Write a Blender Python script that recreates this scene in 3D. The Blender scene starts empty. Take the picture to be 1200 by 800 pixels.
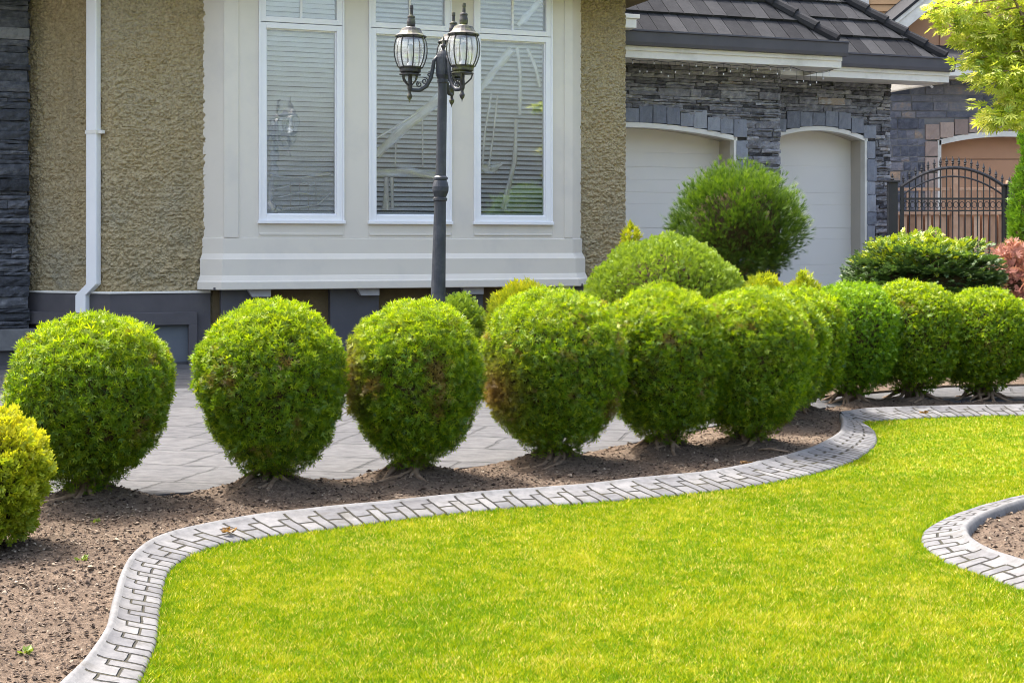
import bpy, math, random
import numpy as np
from mathutils import Vector, Matrix
from mathutils.geometry import tessellate_polygon

random.seed(7)
RNG = np.random.default_rng(11)
S = bpy.context.scene
COL = S.collection
PI = math.pi

# ------------------------------------------------------------------ camera
H = 1.40            # eye height
F = 1667.0          # focal length in photo pixels (1200 wide)
HY = 287.0          # horizon row in the photo
cam_d = bpy.data.cameras.new('camera')
cam = bpy.data.objects.new('camera', cam_d)
COL.objects.link(cam)
cam.location = (0, 0, H)
cam.rotation_euler = (math.radians(90), 0, 0)
cam_d.sensor_width = 36.0
cam_d.lens = F / 1200 * 36
cam_d.shift_y = -(400 - HY) / 1200
cam_d.clip_start = 0.1
cam_d.clip_end = 2000
S.camera = cam

# ------------------------------------------------------------------ light
SUN_EL = math.radians(63)
SUN_AZ = (-0.78, 0.626)          # horizontal direction towards the sun
w = bpy.data.worlds.new('World')
S.world = w
w.use_nodes = True
nt = w.node_tree
nt.nodes.clear()
sky = nt.nodes.new('ShaderNodeTexSky')
sky.sky_type = 'NISHITA'
sky.sun_disc = False
sky.sun_elevation = SUN_EL
sky.sun_rotation = math.atan2(SUN_AZ[0], SUN_AZ[1])
sky.air_density = 1.5
sky.dust_density = 10.0
sky.ozone_density = 1.6
bg = nt.nodes.new('ShaderNodeBackground')
bg.inputs['Strength'].default_value = 0.15
wo = nt.nodes.new('ShaderNodeOutputWorld')
nt.links.new(sky.outputs[0], bg.inputs[0])
nt.links.new(bg.outputs[0], wo.inputs[0])
sd = bpy.data.lights.new('sun', 'SUN')
sd.energy = 2.0
sd.angle = math.radians(0.53)
sd.color = (1.0, 0.965, 0.91)
so = bpy.data.objects.new('sun', sd)
COL.objects.link(so)
ce = math.cos(SUN_EL)
so.rotation_euler = Vector((-SUN_AZ[0] * ce, -SUN_AZ[1] * ce, -math.sin(SUN_EL))).to_track_quat('-Z', 'Y').to_euler()
so.location = (-20, 20, 40)
S.view_settings.view_transform = 'Standard'
S.view_settings.look = 'None'
S.view_settings.gamma = 1
S.view_settings.use_curve_mapping = False
S.view_settings.exposure = 1.88
S.cycles.use_denoising = True
S.cycles.denoiser = 'OPENIMAGEDENOISE'
S.cycles.denoising_input_passes = 'RGB_ALBEDO_NORMAL'
S.cycles.denoising_prefilter = 'ACCURATE'
S.cycles.filter_width = 1.0
S.cycles.max_bounces = 8
S.cycles.diffuse_bounces = 4
S.cycles.transparent_max_bounces = 12

# ------------------------------------------------------------------ photo geometry helpers
def G(px, py, z=0.0):
    """where the sight line through a photo pixel meets the height z"""
    y = (H - z) * F / (py - HY)
    return ((px - 600) / F * y, y)

def XZ(px, py, y):
    return ((px - 600) / F * y, H - (py - HY) / F * y)

A = math.radians(20.3)
CA, SA = math.cos(A), math.sin(A)
HC = (-3.307, 16.31)          # front left corner of the bay window, on the ground

def hp(px, d=0.0):
    r = (px - 600) / F
    return (r * (HC[1] + d * CA) - HC[0] + d * SA) / (CA - r * SA)

def hz(py, t, d=0.0):
    y = HC[1] + t * SA + d * CA
    return H - (py - HY) / F * y

def hw(t, d, z=0.0):
    return (HC[0] + t * CA - d * SA, HC[1] + t * SA + d * CA, z)

# ------------------------------------------------------------------ object helpers
def mesh_obj(name, me, parent=None):
    o = bpy.data.objects.new(name, me)
    COL.objects.link(o)
    if parent is not None:
        o.parent = parent
    return o

def tag(o, label=None, cat=None, group=None, kind=None):
    if label: o['label'] = label
    if cat: o['category'] = cat
    if group: o['group'] = group
    if kind: o['kind'] = kind
    return o

def thing(name, label, cat, loc=(0, 0, 0), rz=0.0, group=None):
    o = bpy.data.objects.new(name, None)
    COL.objects.link(o)
    o.empty_display_size = 0.2
    o.location = loc
    o.rotation_euler = (0, 0, rz)
    return tag(o, label, cat, group)

class MB:
    def __init__(s):
        s.v = []; s.f = []; s.m = []; s.t = []
    def add(s, verts, faces, mi=0, tint=None):
        o = len(s.v)
        s.v.extend([tuple(p) for p in verts])
        s.f.extend([tuple(i + o for i in f) for f in faces])
        s.m.extend([mi] * len(faces))
        s.t.extend([tint if tint is not None else (0.5, 0.5, 0.5, 1)] * len(verts))
    def box(s, x0, x1, y0, y1, z0, z1, mi=0, tint=None):
        v = [(x0, y0, z0), (x1, y0, z0), (x1, y1, z0), (x0, y1, z0), (x0, y0, z1), (x1, y0, z1), (x1, y1, z1), (x0, y1, z1)]
        s.add(v, [(0, 3, 2, 1), (4, 5, 6, 7), (0, 1, 5, 4), (1, 2, 6, 5), (2, 3, 7, 6), (3, 0, 4, 7)], mi, tint)
    def obox(s, p, ux, uy, uz, mi=0, tint=None):
        """box from a corner and three edge vectors"""
        p = Vector(p); ux = Vector(ux); uy = Vector(uy); uz = Vector(uz)
        v = [p, p + ux, p + ux + uy, p + uy, p + uz, p + ux + uz, p + ux + uy + uz, p + uy + uz]
        s.add(v, [(0, 3, 2, 1), (4, 5, 6, 7), (0, 1, 5, 4), (1, 2, 6, 5), (2, 3, 7, 6), (3, 0, 4, 7)], mi, tint)
    def tube(s, pts, rad, seg=8, mi=0, tint=None, cap=True):
        pts = [Vector(p) for p in pts]
        n = len(pts)
        if not hasattr(rad, '__len__'): rad = [rad] * n
        ref = None
        vs = []
        for i, p in enumerate(pts):
            a = pts[max(i - 1, 0)]; b = pts[min(i + 1, n - 1)]
            t = (b - a).normalized()
            if ref is None:
                ref = Vector((1, 0, 0)) if abs(t.x) < 0.8 else Vector((0, 1, 0))
            e1 = (ref - t * ref.dot(t)).normalized()
            ref = e1
            e2 = t.cross(e1)
            for k in range(seg):
                q = 2 * PI * k / seg
                vs.append(p + (e1 * math.cos(q) + e2 * math.sin(q)) * rad[i])
        fs = []
        for i in range(n - 1):
            for k in range(seg):
                k2 = (k + 1) % seg
                fs.append((i * seg + k, i * seg + k2, (i + 1) * seg + k2, (i + 1) * seg + k))
        if cap:
            fs.append(tuple(range(seg - 1, -1, -1)))
            fs.append(tuple((n - 1) * seg + k for k in range(seg)))
        s.add(vs, fs, mi, tint)
    def lathe(s, prof, c=(0, 0, 0), seg=16, mi=0, tint=None):
        """prof: list of (radius, z)"""
        vs = []; fs = []
        n = len(prof)
        for r, z in prof:
            for k in range(seg):
                q = 2 * PI * k / seg
                vs.append((c[0] + r * math.cos(q), c[1] + r * math.sin(q), c[2] + z))
        for i in range(n - 1):
            for k in range(seg):
                k2 = (k + 1) % seg
                fs.append((i * seg + k, i * seg + k2, (i + 1) * seg + k2, (i + 1) * seg + k))
        s.add(vs, fs, mi, tint)
    def build(s, name, mats, parent=None, smooth=False, bevel=0.0):
        me = bpy.data.meshes.new(name)
        me.from_pydata(s.v, [], s.f)
        if not isinstance(mats, (list, tuple)): mats = [mats]
        for m in mats: me.materials.append(m)
        me.polygons.foreach_set('material_index', s.m)
        ca = me.color_attributes.new('tint', 'FLOAT_COLOR', 'POINT')
        ca.data.foreach_set('color', np.array(s.t, dtype=np.float32).ravel())
        if smooth:
            me.polygons.foreach_set('use_smooth', [True] * len(s.f))
        me.update()
        o = mesh_obj(name, me, parent)
        if bevel > 0:
            b = o.modifiers.new('bevel', 'BEVEL')
            b.width = bevel; b.segments = 2; b.limit_method = 'ANGLE'; b.angle_limit = math.radians(40)
        return o

def np_mesh(name, V, Fq, mats, parent=None, tint=None, mi=None, smooth=False, uv=None):
    """V (n,3), Fq (m,k) equal sized faces"""
    me = bpy.data.meshes.new(name)
    V = np.ascontiguousarray(V, dtype=np.float32); Fq = np.ascontiguousarray(Fq, dtype=np.int32)
    m, k = Fq.shape
    me.vertices.add(len(V)); me.vertices.foreach_set('co', V.ravel())
    me.loops.add(m * k); me.loops.foreach_set('vertex_index', Fq.ravel())
    me.polygons.add(m)
    me.polygons.foreach_set('loop_start', np.arange(0, m * k, k, dtype=np.int32))
    me.polygons.foreach_set('loop_total', np.full(m, k, dtype=np.int32))
    if not isinstance(mats, (list, tuple)): mats = [mats]
    for q in mats: me.materials.append(q)
    if mi is not None: me.polygons.foreach_set('material_index', np.ascontiguousarray(mi, dtype=np.int32))
    me.polygons.foreach_set('use_smooth', np.full(m, bool(smooth)))
    me.update(calc_edges=True)
    if tint is not None:
        ca = me.color_attributes.new('tint', 'FLOAT_COLOR', 'POINT')
        ca.data.foreach_set('color', np.ascontiguousarray(tint, dtype=np.float32).ravel())
    if uv is not None:
        u = me.uv_layers.new(name='UVMap')
        u.data.foreach_set('uv', np.ascontiguousarray(uv[Fq.ravel()], dtype=np.float32).ravel())
    return mesh_obj(name, me, parent)

# ------------------------------------------------------------------ noise
_P = RNG.permutation(512)
_P = np.concatenate([_P, _P, _P])
_GR = RNG.normal(size=(512, 3)); _GR /= np.linalg.norm(_GR, axis=1)[:, None]

def perlin(p):
    p = np.asarray(p, dtype=np.float64)
    i = np.floor(p).astype(int); f = p - i
    i &= 511
    u = f * f * f * (f * (f * 6 - 15) + 10)
    def g(dx, dy, dz):
        h = _P[_P[_P[(i[:, 0] + dx) & 511] + ((i[:, 1] + dy) & 511)] + ((i[:, 2] + dz) & 511)] & 511
        gr = _GR[h]
        return gr[:, 0] * (f[:, 0] - dx) + gr[:, 1] * (f[:, 1] - dy) + gr[:, 2] * (f[:, 2] - dz)
    def lerp(a, b, t): return a + (b - a) * t
    x00 = lerp(g(0, 0, 0), g(1, 0, 0), u[:, 0]); x10 = lerp(g(0, 1, 0), g(1, 1, 0), u[:, 0])
    x01 = lerp(g(0, 0, 1), g(1, 0, 1), u[:, 0]); x11 = lerp(g(0, 1, 1), g(1, 1, 1), u[:, 0])
    return lerp(lerp(x00, x10, u[:, 1]), lerp(x01, x11, u[:, 1]), u[:, 2])

def fbm(p, scale, octv=3):
    p = np.asarray(p) * scale
    r = 0; a = 1.0
    for k in range(octv):
        r = r + a * perlin(p + 17.3 * k); p = p * 2.03; a *= 0.5
    return r

# ------------------------------------------------------------------ materials
def new_mat(name):
    m = bpy.data.materials.new(name); m.use_nodes = True
    n = m.node_tree; n.nodes.clear()
    o = n.nodes.new('ShaderNodeOutputMaterial')
    return m, n, o

def N(n, t, **kw):
    x = n.nodes.new(t)
    for k, v in kw.items(): setattr(x, k, v)
    return x

def ramp(n, fac, stops):
    r = n.nodes.new('ShaderNodeValToRGB')
    cr = r.color_ramp
    while len(cr.elements) < len(stops): cr.elements.new(0.5)
    for e, (p, c) in zip(cr.elements, stops):
        e.position = p; e.color = (c[0], c[1], c[2], 1)
    n.links.new(fac, r.inputs[0])
    return r.outputs[0]

def mixc(n, fac, a, b, mode='MIX'):
    x = n.nodes.new('ShaderNodeMix'); x.data_type = 'RGBA'; x.blend_type = mode
    x.clamp_factor = True
    for sock, v in ((0, fac), (6, a), (7, b)):
        if isinstance(v, (int, float)): x.inputs[sock].default_value = v
        elif isinstance(v, (tuple, list)): x.inputs[sock].default_value = (v[0], v[1], v[2], 1)
        else: n.links.new(v, x.inputs[sock])
    return x.outputs[2]

def math_n(n, op, a, b=None, c=None):
    x = n.nodes.new('ShaderNodeMath'); x.operation = op
    for i, v in enumerate((a, b, c)):
        if v is None: continue
        if isinstance(v, (int, float)): x.inputs[i].default_value = v
        else: n.links.new(v, x.inputs[i])
    return x.outputs[0]

def noise_n(n, scale, detail=4, rough=0.55, vec=None, dist=0.0):
    x = n.nodes.new('ShaderNodeTexNoise')
    x.inputs['Scale'].default_value = scale; x.inputs['Detail'].default_value = detail
    x.inputs['Roughness'].default_value = rough; x.inputs['Distortion'].default_value = dist
    if vec is not None: n.links.new(vec, x.inputs['Vector'])
    return x.outputs[0]

def surf(name, c1, c2=None, scale=3.0, rough=0.7, bump=0.0, bscale=60.0, spec=0.3, metallic=0.0, dirt=None, dscale=1.2, bdist=0.01):
    """two toned painted / mineral surface with fine bump and optional stains"""
    m, n, o = new_mat(name)
    tc = N(n, 'ShaderNodeTexCoord').outputs['Object']
    b = N(n, 'ShaderNodeBsdfPrincipled')
    c2 = c2 or tuple(x * 0.85 for x in c1)
    col = ramp(n, noise_n(n, scale, 5, 0.6, tc), [(0.3, c1), (0.7, c2)])
    if dirt:
        f = math_n(n, 'MULTIPLY', math_n(n, 'SUBTRACT', noise_n(n, dscale, 6, 0.65, tc), 0.5), 3.0)
        col = mixc(n, f, col, dirt)
    n.links.new(col, b.inputs['Base Color'])
    b.inputs['Roughness'].default_value = rough
    b.inputs['Metallic'].default_value = metallic
    b.inputs['Specular IOR Level'].default_value = spec
    if bump > 0:
        bp = N(n, 'ShaderNodeBump'); bp.inputs['Strength'].default_value = bump; bp.inputs['Distance'].default_value = bdist
        n.links.new(noise_n(n, bscale, 4, 0.6, tc), bp.inputs['Height'])
        n.links.new(bp.outputs[0], b.inputs['Normal'])
    n.links.new(b.outputs[0], o.inputs[0])
    return m

def tinted(name, stops, rough=0.8, nscale=25.0, namt=0.25, bump=0.4, bscale=80, spec=0.25, bdist=0.01):
    """colour picked per piece from the tint attribute, broken up by noise"""
    m, n, o = new_mat(name)
    at = N(n, 'ShaderNodeAttribute', attribute_name='tint')
    sp = N(n, 'ShaderNodeSeparateColor'); n.links.new(at.outputs['Color'], sp.inputs[0])
    tc = N(n, 'ShaderNodeTexCoord').outputs['Object']
    nz = noise_n(n, nscale, 5, 0.65, tc)
    f = math_n(n, 'ADD', sp.outputs[0], math_n(n, 'MULTIPLY', math_n(n, 'SUBTRACT', nz, 0.5), namt * 4))
    col = ramp(n, f, stops)
    b = N(n, 'ShaderNodeBsdfPrincipled')
    n.links.new(col, b.inputs['Base Color'])
    b.inputs['Roughness'].default_value = rough
    b.inputs['Specular IOR Level'].default_value = spec
    if bump:
        bp = N(n, 'ShaderNodeBump'); bp.inputs['Strength'].default_value = bump; bp.inputs['Distance'].default_value = bdist
        n.links.new(noise_n(n, bscale, 5, 0.6, tc), bp.inputs['Height'])
        n.links.new(bp.outputs[0], b.inputs['Normal'])
    n.links.new(b.outputs[0], o.inputs[0])
    return m

def leaf_mat(name, stops, tip, tip_amt=0.5, brown=(0.10, 0.055, 0.02), trans=0.35, gloss=0.04, rough=0.5):
    """tint: R random per spray, G dead brown amount, B position along the leaf, A new growth"""
    m, n, o = new_mat(name)
    at = N(n, 'ShaderNodeAttribute', attribute_name='tint')
    sp = N(n, 'ShaderNodeSeparateColor'); n.links.new(at.outputs['Color'], sp.inputs[0])
    col = ramp(n, sp.outputs[0], stops)
    col = mixc(n, math_n(n, 'MULTIPLY', sp.outputs[2], tip_amt), col, tip)
    col = mixc(n, sp.outputs[1], col, brown)
    d = N(n, 'ShaderNodeBsdfDiffuse'); n.links.new(col, d.inputs[0])
    t = N(n, 'ShaderNodeBsdfTranslucent'); n.links.new(mixc(n, 1.0, col, (1.0, 0.98, 0.6), 'MULTIPLY'), t.inputs[0])
    mx = N(n, 'ShaderNodeMixShader'); mx.inputs[0].default_value = trans
    n.links.new(d.outputs[0], mx.inputs[1]); n.links.new(t.outputs[0], mx.inputs[2])
    g = N(n, 'ShaderNodeBsdfGlossy'); g.inputs['Roughness'].default_value = rough
    m2 = N(n, 'ShaderNodeMixShader'); m2.inputs[0].default_value = gloss
    n.links.new(mx.outputs[0], m2.inputs[1]); n.links.new(g.outputs[0], m2.inputs[2])
    n.links.new(m2.outputs[0], o.inputs[0])
    return m

M = {}
M['cream'] = surf('bay_paint', (0.695, 0.655, 0.59), (0.67, 0.63, 0.565), 2.0, 0.6, 0.15, 180, dirt=(0.57, 0.55, 0.53), dscale=1.0)
M['white'] = surf('window_white', (0.83, 0.84, 0.87), (0.80, 0.81, 0.84), 4.0, 0.4, spec=0.4)
M['trim'] = surf('trim_white', (0.80, 0.78, 0.74), (0.74, 0.72, 0.68), 2.0, 0.55, dirt=(0.42, 0.40, 0.35))
M['darkgrey'] = surf('plinth_grey', (0.10, 0.094, 0.105), (0.075, 0.071, 0.08), 3.0, 0.7, 0.2, 120, dirt=(0.13, 0.125, 0.12))
M['stepgrey'] = surf('step_concrete', (0.20, 0.20, 0.205), (0.12, 0.12, 0.125), 6.0, 0.8, 0.4, 50)
M['gutter'] = surf('gutter_grey', (0.085, 0.085, 0.105), (0.07, 0.07, 0.088), 3.0, 0.45, spec=0.4)
M['bracket'] = surf('bracket_grey', (0.40, 0.40, 0.43), (0.33, 0.33, 0.36), 6.0, 0.7)
M['tanwall'] = surf('tan_wall', (0.15, 0.115, 0.065), (0.12, 0.09, 0.05), 6.0, 0.9, 0.5, 60)
M['doorpaint'] = surf('garage_door_paint', (0.83, 0.805, 0.77), (0.80, 0.775, 0.74), 1.5, 0.5, 0.08, 200)
M['reveal'] = surf('door_reveal_paint', (0.60, 0.55, 0.48), (0.56, 0.515, 0.45), 2.0, 0.6)
M['peach'] = surf('peach_paint', (0.52, 0.29, 0.18), (0.47, 0.26, 0.16), 2.0, 0.7, 0.1, 90)
M['siding'] = surf('tan_siding', (0.60, 0.37, 0.19), (0.55, 0.33, 0.165), 2.0, 0.7)
M['wood'] = surf('fence_wood', (0.60, 0.38, 0.26), (0.46, 0.27, 0.175), 9.0, 0.8, 0.3, 40)
M['board'] = tinted('fence_board_wood', [(0.0, (0.30, 0.165, 0.10)), (0.5, (0.50, 0.30, 0.20)), (1.0, (0.66, 0.44, 0.31))], 0.85, 9, 0.15, 0.3, 40)
M['iron'] = surf('black_iron', (0.022, 0.022, 0.026), (0.03, 0.03, 0.034), 8.0, 0.45, spec=0.5)
M['lampmetal'] = surf('lamp_metal', (0.040, 0.047, 0.064), (0.026, 0.030, 0.040), 9.0, 0.5, 0.15, 90, spec=0.45, dirt=(0.12, 0.13, 0.14), dscale=4)
M['lampcap'] = surf('lamp_cap_metal', (0.034, 0.032, 0.038), (0.025, 0.024, 0.028), 12.0, 0.5, 0.2, 90, spec=0.45, dirt=(0.20, 0.22, 0.05), dscale=9)
M['bark'] = surf('bark', (0.13, 0.085, 0.055), (0.28, 0.205, 0.145), 20.0, 0.95, 0.8, 60)
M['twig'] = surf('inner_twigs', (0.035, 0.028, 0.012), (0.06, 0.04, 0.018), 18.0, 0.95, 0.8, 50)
M['blind'] = surf('blind_slats', (0.84, 0.855, 0.88), (0.82, 0.835, 0.86), 3.0, 0.5)
M['blind_b'] = surf('blind_slats_bluish', (0.85, 0.88, 0.92), (0.82, 0.85, 0.89), 3.0, 0.5)  # slightly bluer white slats for the middle and right windows
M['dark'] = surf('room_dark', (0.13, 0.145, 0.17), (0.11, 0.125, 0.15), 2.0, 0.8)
M['slate'] = tinted('ledge_stone', [(0.0, (0.025, 0.027, 0.033)), (0.45, (0.065, 0.07, 0.085)), (0.75, (0.12, 0.125, 0.145)), (1.0, (0.21, 0.215, 0.23))], 0.75, 14, 0.32, 0.9, 45)
M['slate2'] = tinted('garage_ledge_stone', [(0.0, (0.05, 0.05, 0.058)), (0.3, (0.15, 0.15, 0.17)), (0.6, (0.27, 0.27, 0.295)), (0.85, (0.42, 0.415, 0.43)), (1.0, (0.36, 0.30, 0.25))], 0.8, 10, 0.28, 0.9, 30)
M['vouss'] = tinted('arch_stone', [(0.0, (0.17, 0.185, 0.23)), (1.0, (0.33, 0.35, 0.40))], 0.8, 9, 0.2, 0.6, 30)
M['ashlar'] = tinted('neighbour_stone', [(0.0, (0.06, 0.066, 0.09)), (0.35, (0.13, 0.14, 0.18)), (0.7, (0.22, 0.22, 0.255)), (0.9, (0.36, 0.27, 0.20)), (1.0, (0.45, 0.31, 0.22))], 0.8, 8, 0.22, 0.8, 30)
M['ashlar_b'] = tinted('neighbour_arch_stone', [(0.0, (0.30, 0.23, 0.21)), (1.0, (0.48, 0.37, 0.32))], 0.8, 8, 0.22, 0.6, 30)
M['mortar'] = surf('mortar', (0.08, 0.08, 0.085), (0.06, 0.06, 0.065), 9, 0.95)
M['mortar_l'] = surf('mortar_light', (0.24, 0.24, 0.25), (0.19, 0.19, 0.20), 9, 0.95)
M['tile'] = tinted('roof_tile', [(0.0, (0.021, 0.022, 0.026)), (0.5, (0.034, 0.0355, 0.040)), (1.0, (0.052, 0.0535, 0.059))], 0.9, 7, 0.22, 0.5, 40, 0.08)

# stucco -------------------------------------------------------------
def stucco_mat():
    m, n, o = new_mat('dash_stucco')
    tc = N(n, 'ShaderNodeTexCoord').outputs['Object']
    big = noise_n(n, 1.1, 5, 0.6, tc)
    col = ramp(n, big, [(0.35, (0.42, 0.33, 0.185)), (0.55, (0.41, 0.345, 0.225)), (0.75, (0.38, 0.345, 0.265))])
    fine = noise_n(n, 30, 4, 0.6, tc)
    col = mixc(n, 0.5, col, ramp(n, fine, [(0.32, (0.15, 0.115, 0.06)), (0.5, (0.40, 0.33, 0.20)), (0.7, (0.60, 0.50, 0.33))]))
    sx = N(n, 'ShaderNodeSeparateXYZ'); n.links.new(tc, sx.inputs[0])
    low = N(n, 'ShaderNodeMapRange'); low.inputs['From Min'].default_value = 2.1; low.inputs['From Max'].default_value = 0.9
    n.links.new(sx.outputs[2], low.inputs['Value'])
    stain = math_n(n, 'MULTIPLY', low.outputs[0], math_n(n, 'MULTIPLY', math_n(n, 'SUBTRACT', noise_n(n, 2.2, 5, 0.65, tc), 0.46), 3.0))
    col = mixc(n, math_n(n, 'MINIMUM', stain, 0.75), col, (0.235, 0.235, 0.19))
    mpz = N(n, 'ShaderNodeMapping'); mpz.inputs['Scale'].default_value = (5.0, 5.0, 0.25); n.links.new(tc, mpz.inputs['Vector'])
    streak = math_n(n, 'MULTIPLY', math_n(n, 'SUBTRACT', noise_n(n, 1.5, 4, 0.6, mpz.outputs[0]), 0.55), 2.2)
    col = mixc(n, math_n(n, 'MINIMUM', streak, 0.45), col, (0.24, 0.215, 0.15))
    b = N(n, 'ShaderNodeBsdfPrincipled')
    n.links.new(col, b.inputs['Base Color'])
    b.inputs['Roughness'].default_value = 0.9
    b.inputs['Specular IOR Level'].default_value = 0.2
    bp = N(n, 'ShaderNodeBump'); bp.inputs['Strength'].default_value = 1.0; bp.inputs['Distance'].default_value = 0.018
    n.links.new(noise_n(n, 55, 3, 0.6, tc), bp.inputs['Height'])
    n.links.new(bp.outputs[0], b.inputs['Normal'])
    n.links.new(b.outputs[0], o.inputs[0])
    return m
M['stucco'] = stucco_mat()

# glass: thin pane, clear with a mirror coat
def glass_mat(name, refl=0.12, tintc=(0.975, 0.985, 0.99)):
    m, n, o = new_mat(name)
    t = N(n, 'ShaderNodeBsdfTransparent'); t.inputs[0].default_value = (*tintc, 1)
    g = N(n, 'ShaderNodeBsdfGlossy'); g.inputs['Roughness'].default_value = 0.02
    g.inputs[0].default_value = (0.95, 0.97, 1, 1)
    lw = N(n, 'ShaderNodeLayerWeight'); lw.inputs['Blend'].default_value = 0.35
    f = math_n(n, 'ADD', math_n(n, 'MULTIPLY', lw.outputs['Fresnel'], 0.7), refl)
    tc = N(n, 'ShaderNodeTexCoord').outputs['Object']
    bp = N(n, 'ShaderNodeBump'); bp.inputs['Strength'].default_value = 0.25; bp.inputs['Distance'].default_value = 0.01
    n.links.new(noise_n(n, 3.0, 2, 0.5, tc), bp.inputs['Height']); n.links.new(bp.outputs[0], g.inputs['Normal'])
    mx = N(n, 'ShaderNodeMixShader'); n.links.new(f, mx.inputs[0])
    n.links.new(t.outputs[0], mx.inputs[1]); n.links.new(g.outputs[0], mx.inputs[2])
    n.links.new(mx.outputs[0], o.inputs[0])
    return m
M['glass'] = glass_mat('window_glass', 0.16)

def reflection_mat(name, alpha, c=(0.85, 0.87, 0.90), wave=0.0):
    m, n, o = new_mat(name)
    t = N(n, 'ShaderNodeBsdfTransparent')
    d = N(n, 'ShaderNodeBsdfDiffuse'); d.inputs[0].default_value = (*c, 1)
    tl = N(n, 'ShaderNodeBsdfTranslucent'); tl.inputs[0].default_value = (*c, 1)
    a = N(n, 'ShaderNodeMixShader'); a.inputs[0].default_value = 0.35
    n.links.new(d.outputs[0], a.inputs[1]); n.links.new(tl.outputs[0], a.inputs[2])
    gl = N(n, 'ShaderNodeBsdfGlossy'); gl.inputs['Roughness'].default_value = 0.25
    a2 = N(n, 'ShaderNodeMixShader'); a2.inputs[0].default_value = 0.45
    n.links.new(a.outputs[0], a2.inputs[1]); n.links.new(gl.outputs[0], a2.inputs[2]); a = a2
    mx = N(n, 'ShaderNodeMixShader')
    tc = N(n, 'ShaderNodeTexCoord').outputs['Object']
    nz = noise_n(n, 9.0, 4, 0.6, tc)
    f = ramp(n, nz, [(0.3, (alpha * 0.75,) * 3), (0.6, (alpha,) * 3)])
    at = N(n, 'ShaderNodeAttribute', attribute_name='tint')
    f = math_n(n, 'MULTIPLY', f, at.outputs['Fac'])
    n.links.new(f, mx.inputs[0])
    n.links.new(t.outputs[0], mx.inputs[1]); n.links.new(a.outputs[0], mx.inputs[2])
    n.links.new(mx.outputs[0], o.inputs[0])
    return m
M['reflection'] = reflection_mat('reflection_white', 1.0, (0.95, 0.96, 0.98))  # white for the added strips that imitate window reflections

def globe_mat():
    m, n, o = new_mat('lamp_glass')
    t = N(n, 'ShaderNodeBsdfTransparent'); t.inputs[0].default_value = (0.92, 0.95, 0.96, 1)
    tl = N(n, 'ShaderNodeBsdfTranslucent'); tl.inputs[0].default_value = (0.85, 0.87, 0.88, 1)
    g = N(n, 'ShaderNodeBsdfGlossy'); g.inputs['Roughness'].default_value = 0.12
    a = N(n, 'ShaderNodeMixShader'); a.inputs[0].default_value = 0.15
    n.links.new(t.outputs[0], a.inputs[1]); n.links.new(tl.outputs[0], a.inputs[2])
    mx = N(n, 'ShaderNodeMixShader'); mx.inputs[0].default_value = 0.16
    n.links.new(a.outputs[0], mx.inputs[1]); n.links.new(g.outputs[0], mx.inputs[2])
    n.links.new(mx.outputs[0], o.inputs[0])
    return m
M['globe'] = globe_mat()

# lawn base, soil, driveway, edging
def lawn_mat():
    m, n, o = new_mat('lawn_soil_and_thatch')
    tc = N(n, 'ShaderNodeTexCoord').outputs['Object']
    a = noise_n(n, 90, 4, 0.7, tc); b_ = noise_n(n, 1.3, 4, 0.6, tc)
    col = ramp(n, a, [(0.3, (0.06, 0.10, 0.005)), (0.55, (0.16, 0.22, 0.008)), (0.75, (0.26, 0.27, 0.03))])
    col = mixc(n, math_n(n, 'MULTIPLY', b_, 0.5), col, (0.24, 0.28, 0.012))
    b = N(n, 'ShaderNodeBsdfPrincipled'); n.links.new(col, b.inputs['Base Color']); b.inputs['Roughness'].default_value = 0.95
    b.inputs['Specular IOR Level'].default_value = 0.1
    bp = N(n, 'ShaderNodeBump'); bp.inputs['Strength'].default_value = 0.7; bp.inputs['Distance'].default_value = 0.02
    n.links.new(a, bp.inputs['Height']); n.links.new(bp.outputs[0], b.inputs['Normal'])
    n.links.new(b.outputs[0], o.inputs[0])
    return m
M['lawn'] = lawn_mat()

def soil_mat():
    m, n, o = new_mat('soil')
    tc = N(n, 'ShaderNodeTexCoord').outputs['Object']
    a = noise_n(n, 55, 6, 0.75, tc); b_ = noise_n(n, 3.0, 4, 0.6, tc)
    col = ramp(n, a, [(0.28, (0.04, 0.028, 0.020)), (0.5, (0.12, 0.088, 0.065)), (0.72, (0.25, 0.195, 0.15))])
    col = mixc(n, math_n(n, 'MULTIPLY', math_n(n, 'SUBTRACT', b_, 0.42), 2.2), col, (0.075, 0.054, 0.040))
    col = mixc(n, math_n(n, 'MULTIPLY', math_n(n, 'SUBTRACT', noise_n(n, 1.7, 4, 0.65, tc), 0.5), 2.4), col, (0.185, 0.145, 0.11))
    b = N(n, 'ShaderNodeBsdfPrincipled'); n.links.new(col, b.inputs['Base Color']); b.inputs['Roughness'].default_value = 0.95
    b.inputs['Specular IOR Level'].default_value = 0.15
    bp = N(n, 'ShaderNodeBump'); bp.inputs['Strength'].default_value = 0.9; bp.inputs['Distance'].default_value = 0.02
    n.links.new(a, bp.inputs['Height']); n.links.new(bp.outputs[0], b.inputs['Normal'])
    n.links.new(b.outputs[0], o.inputs[0])
    return m
M['soil'] = soil_mat()

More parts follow.
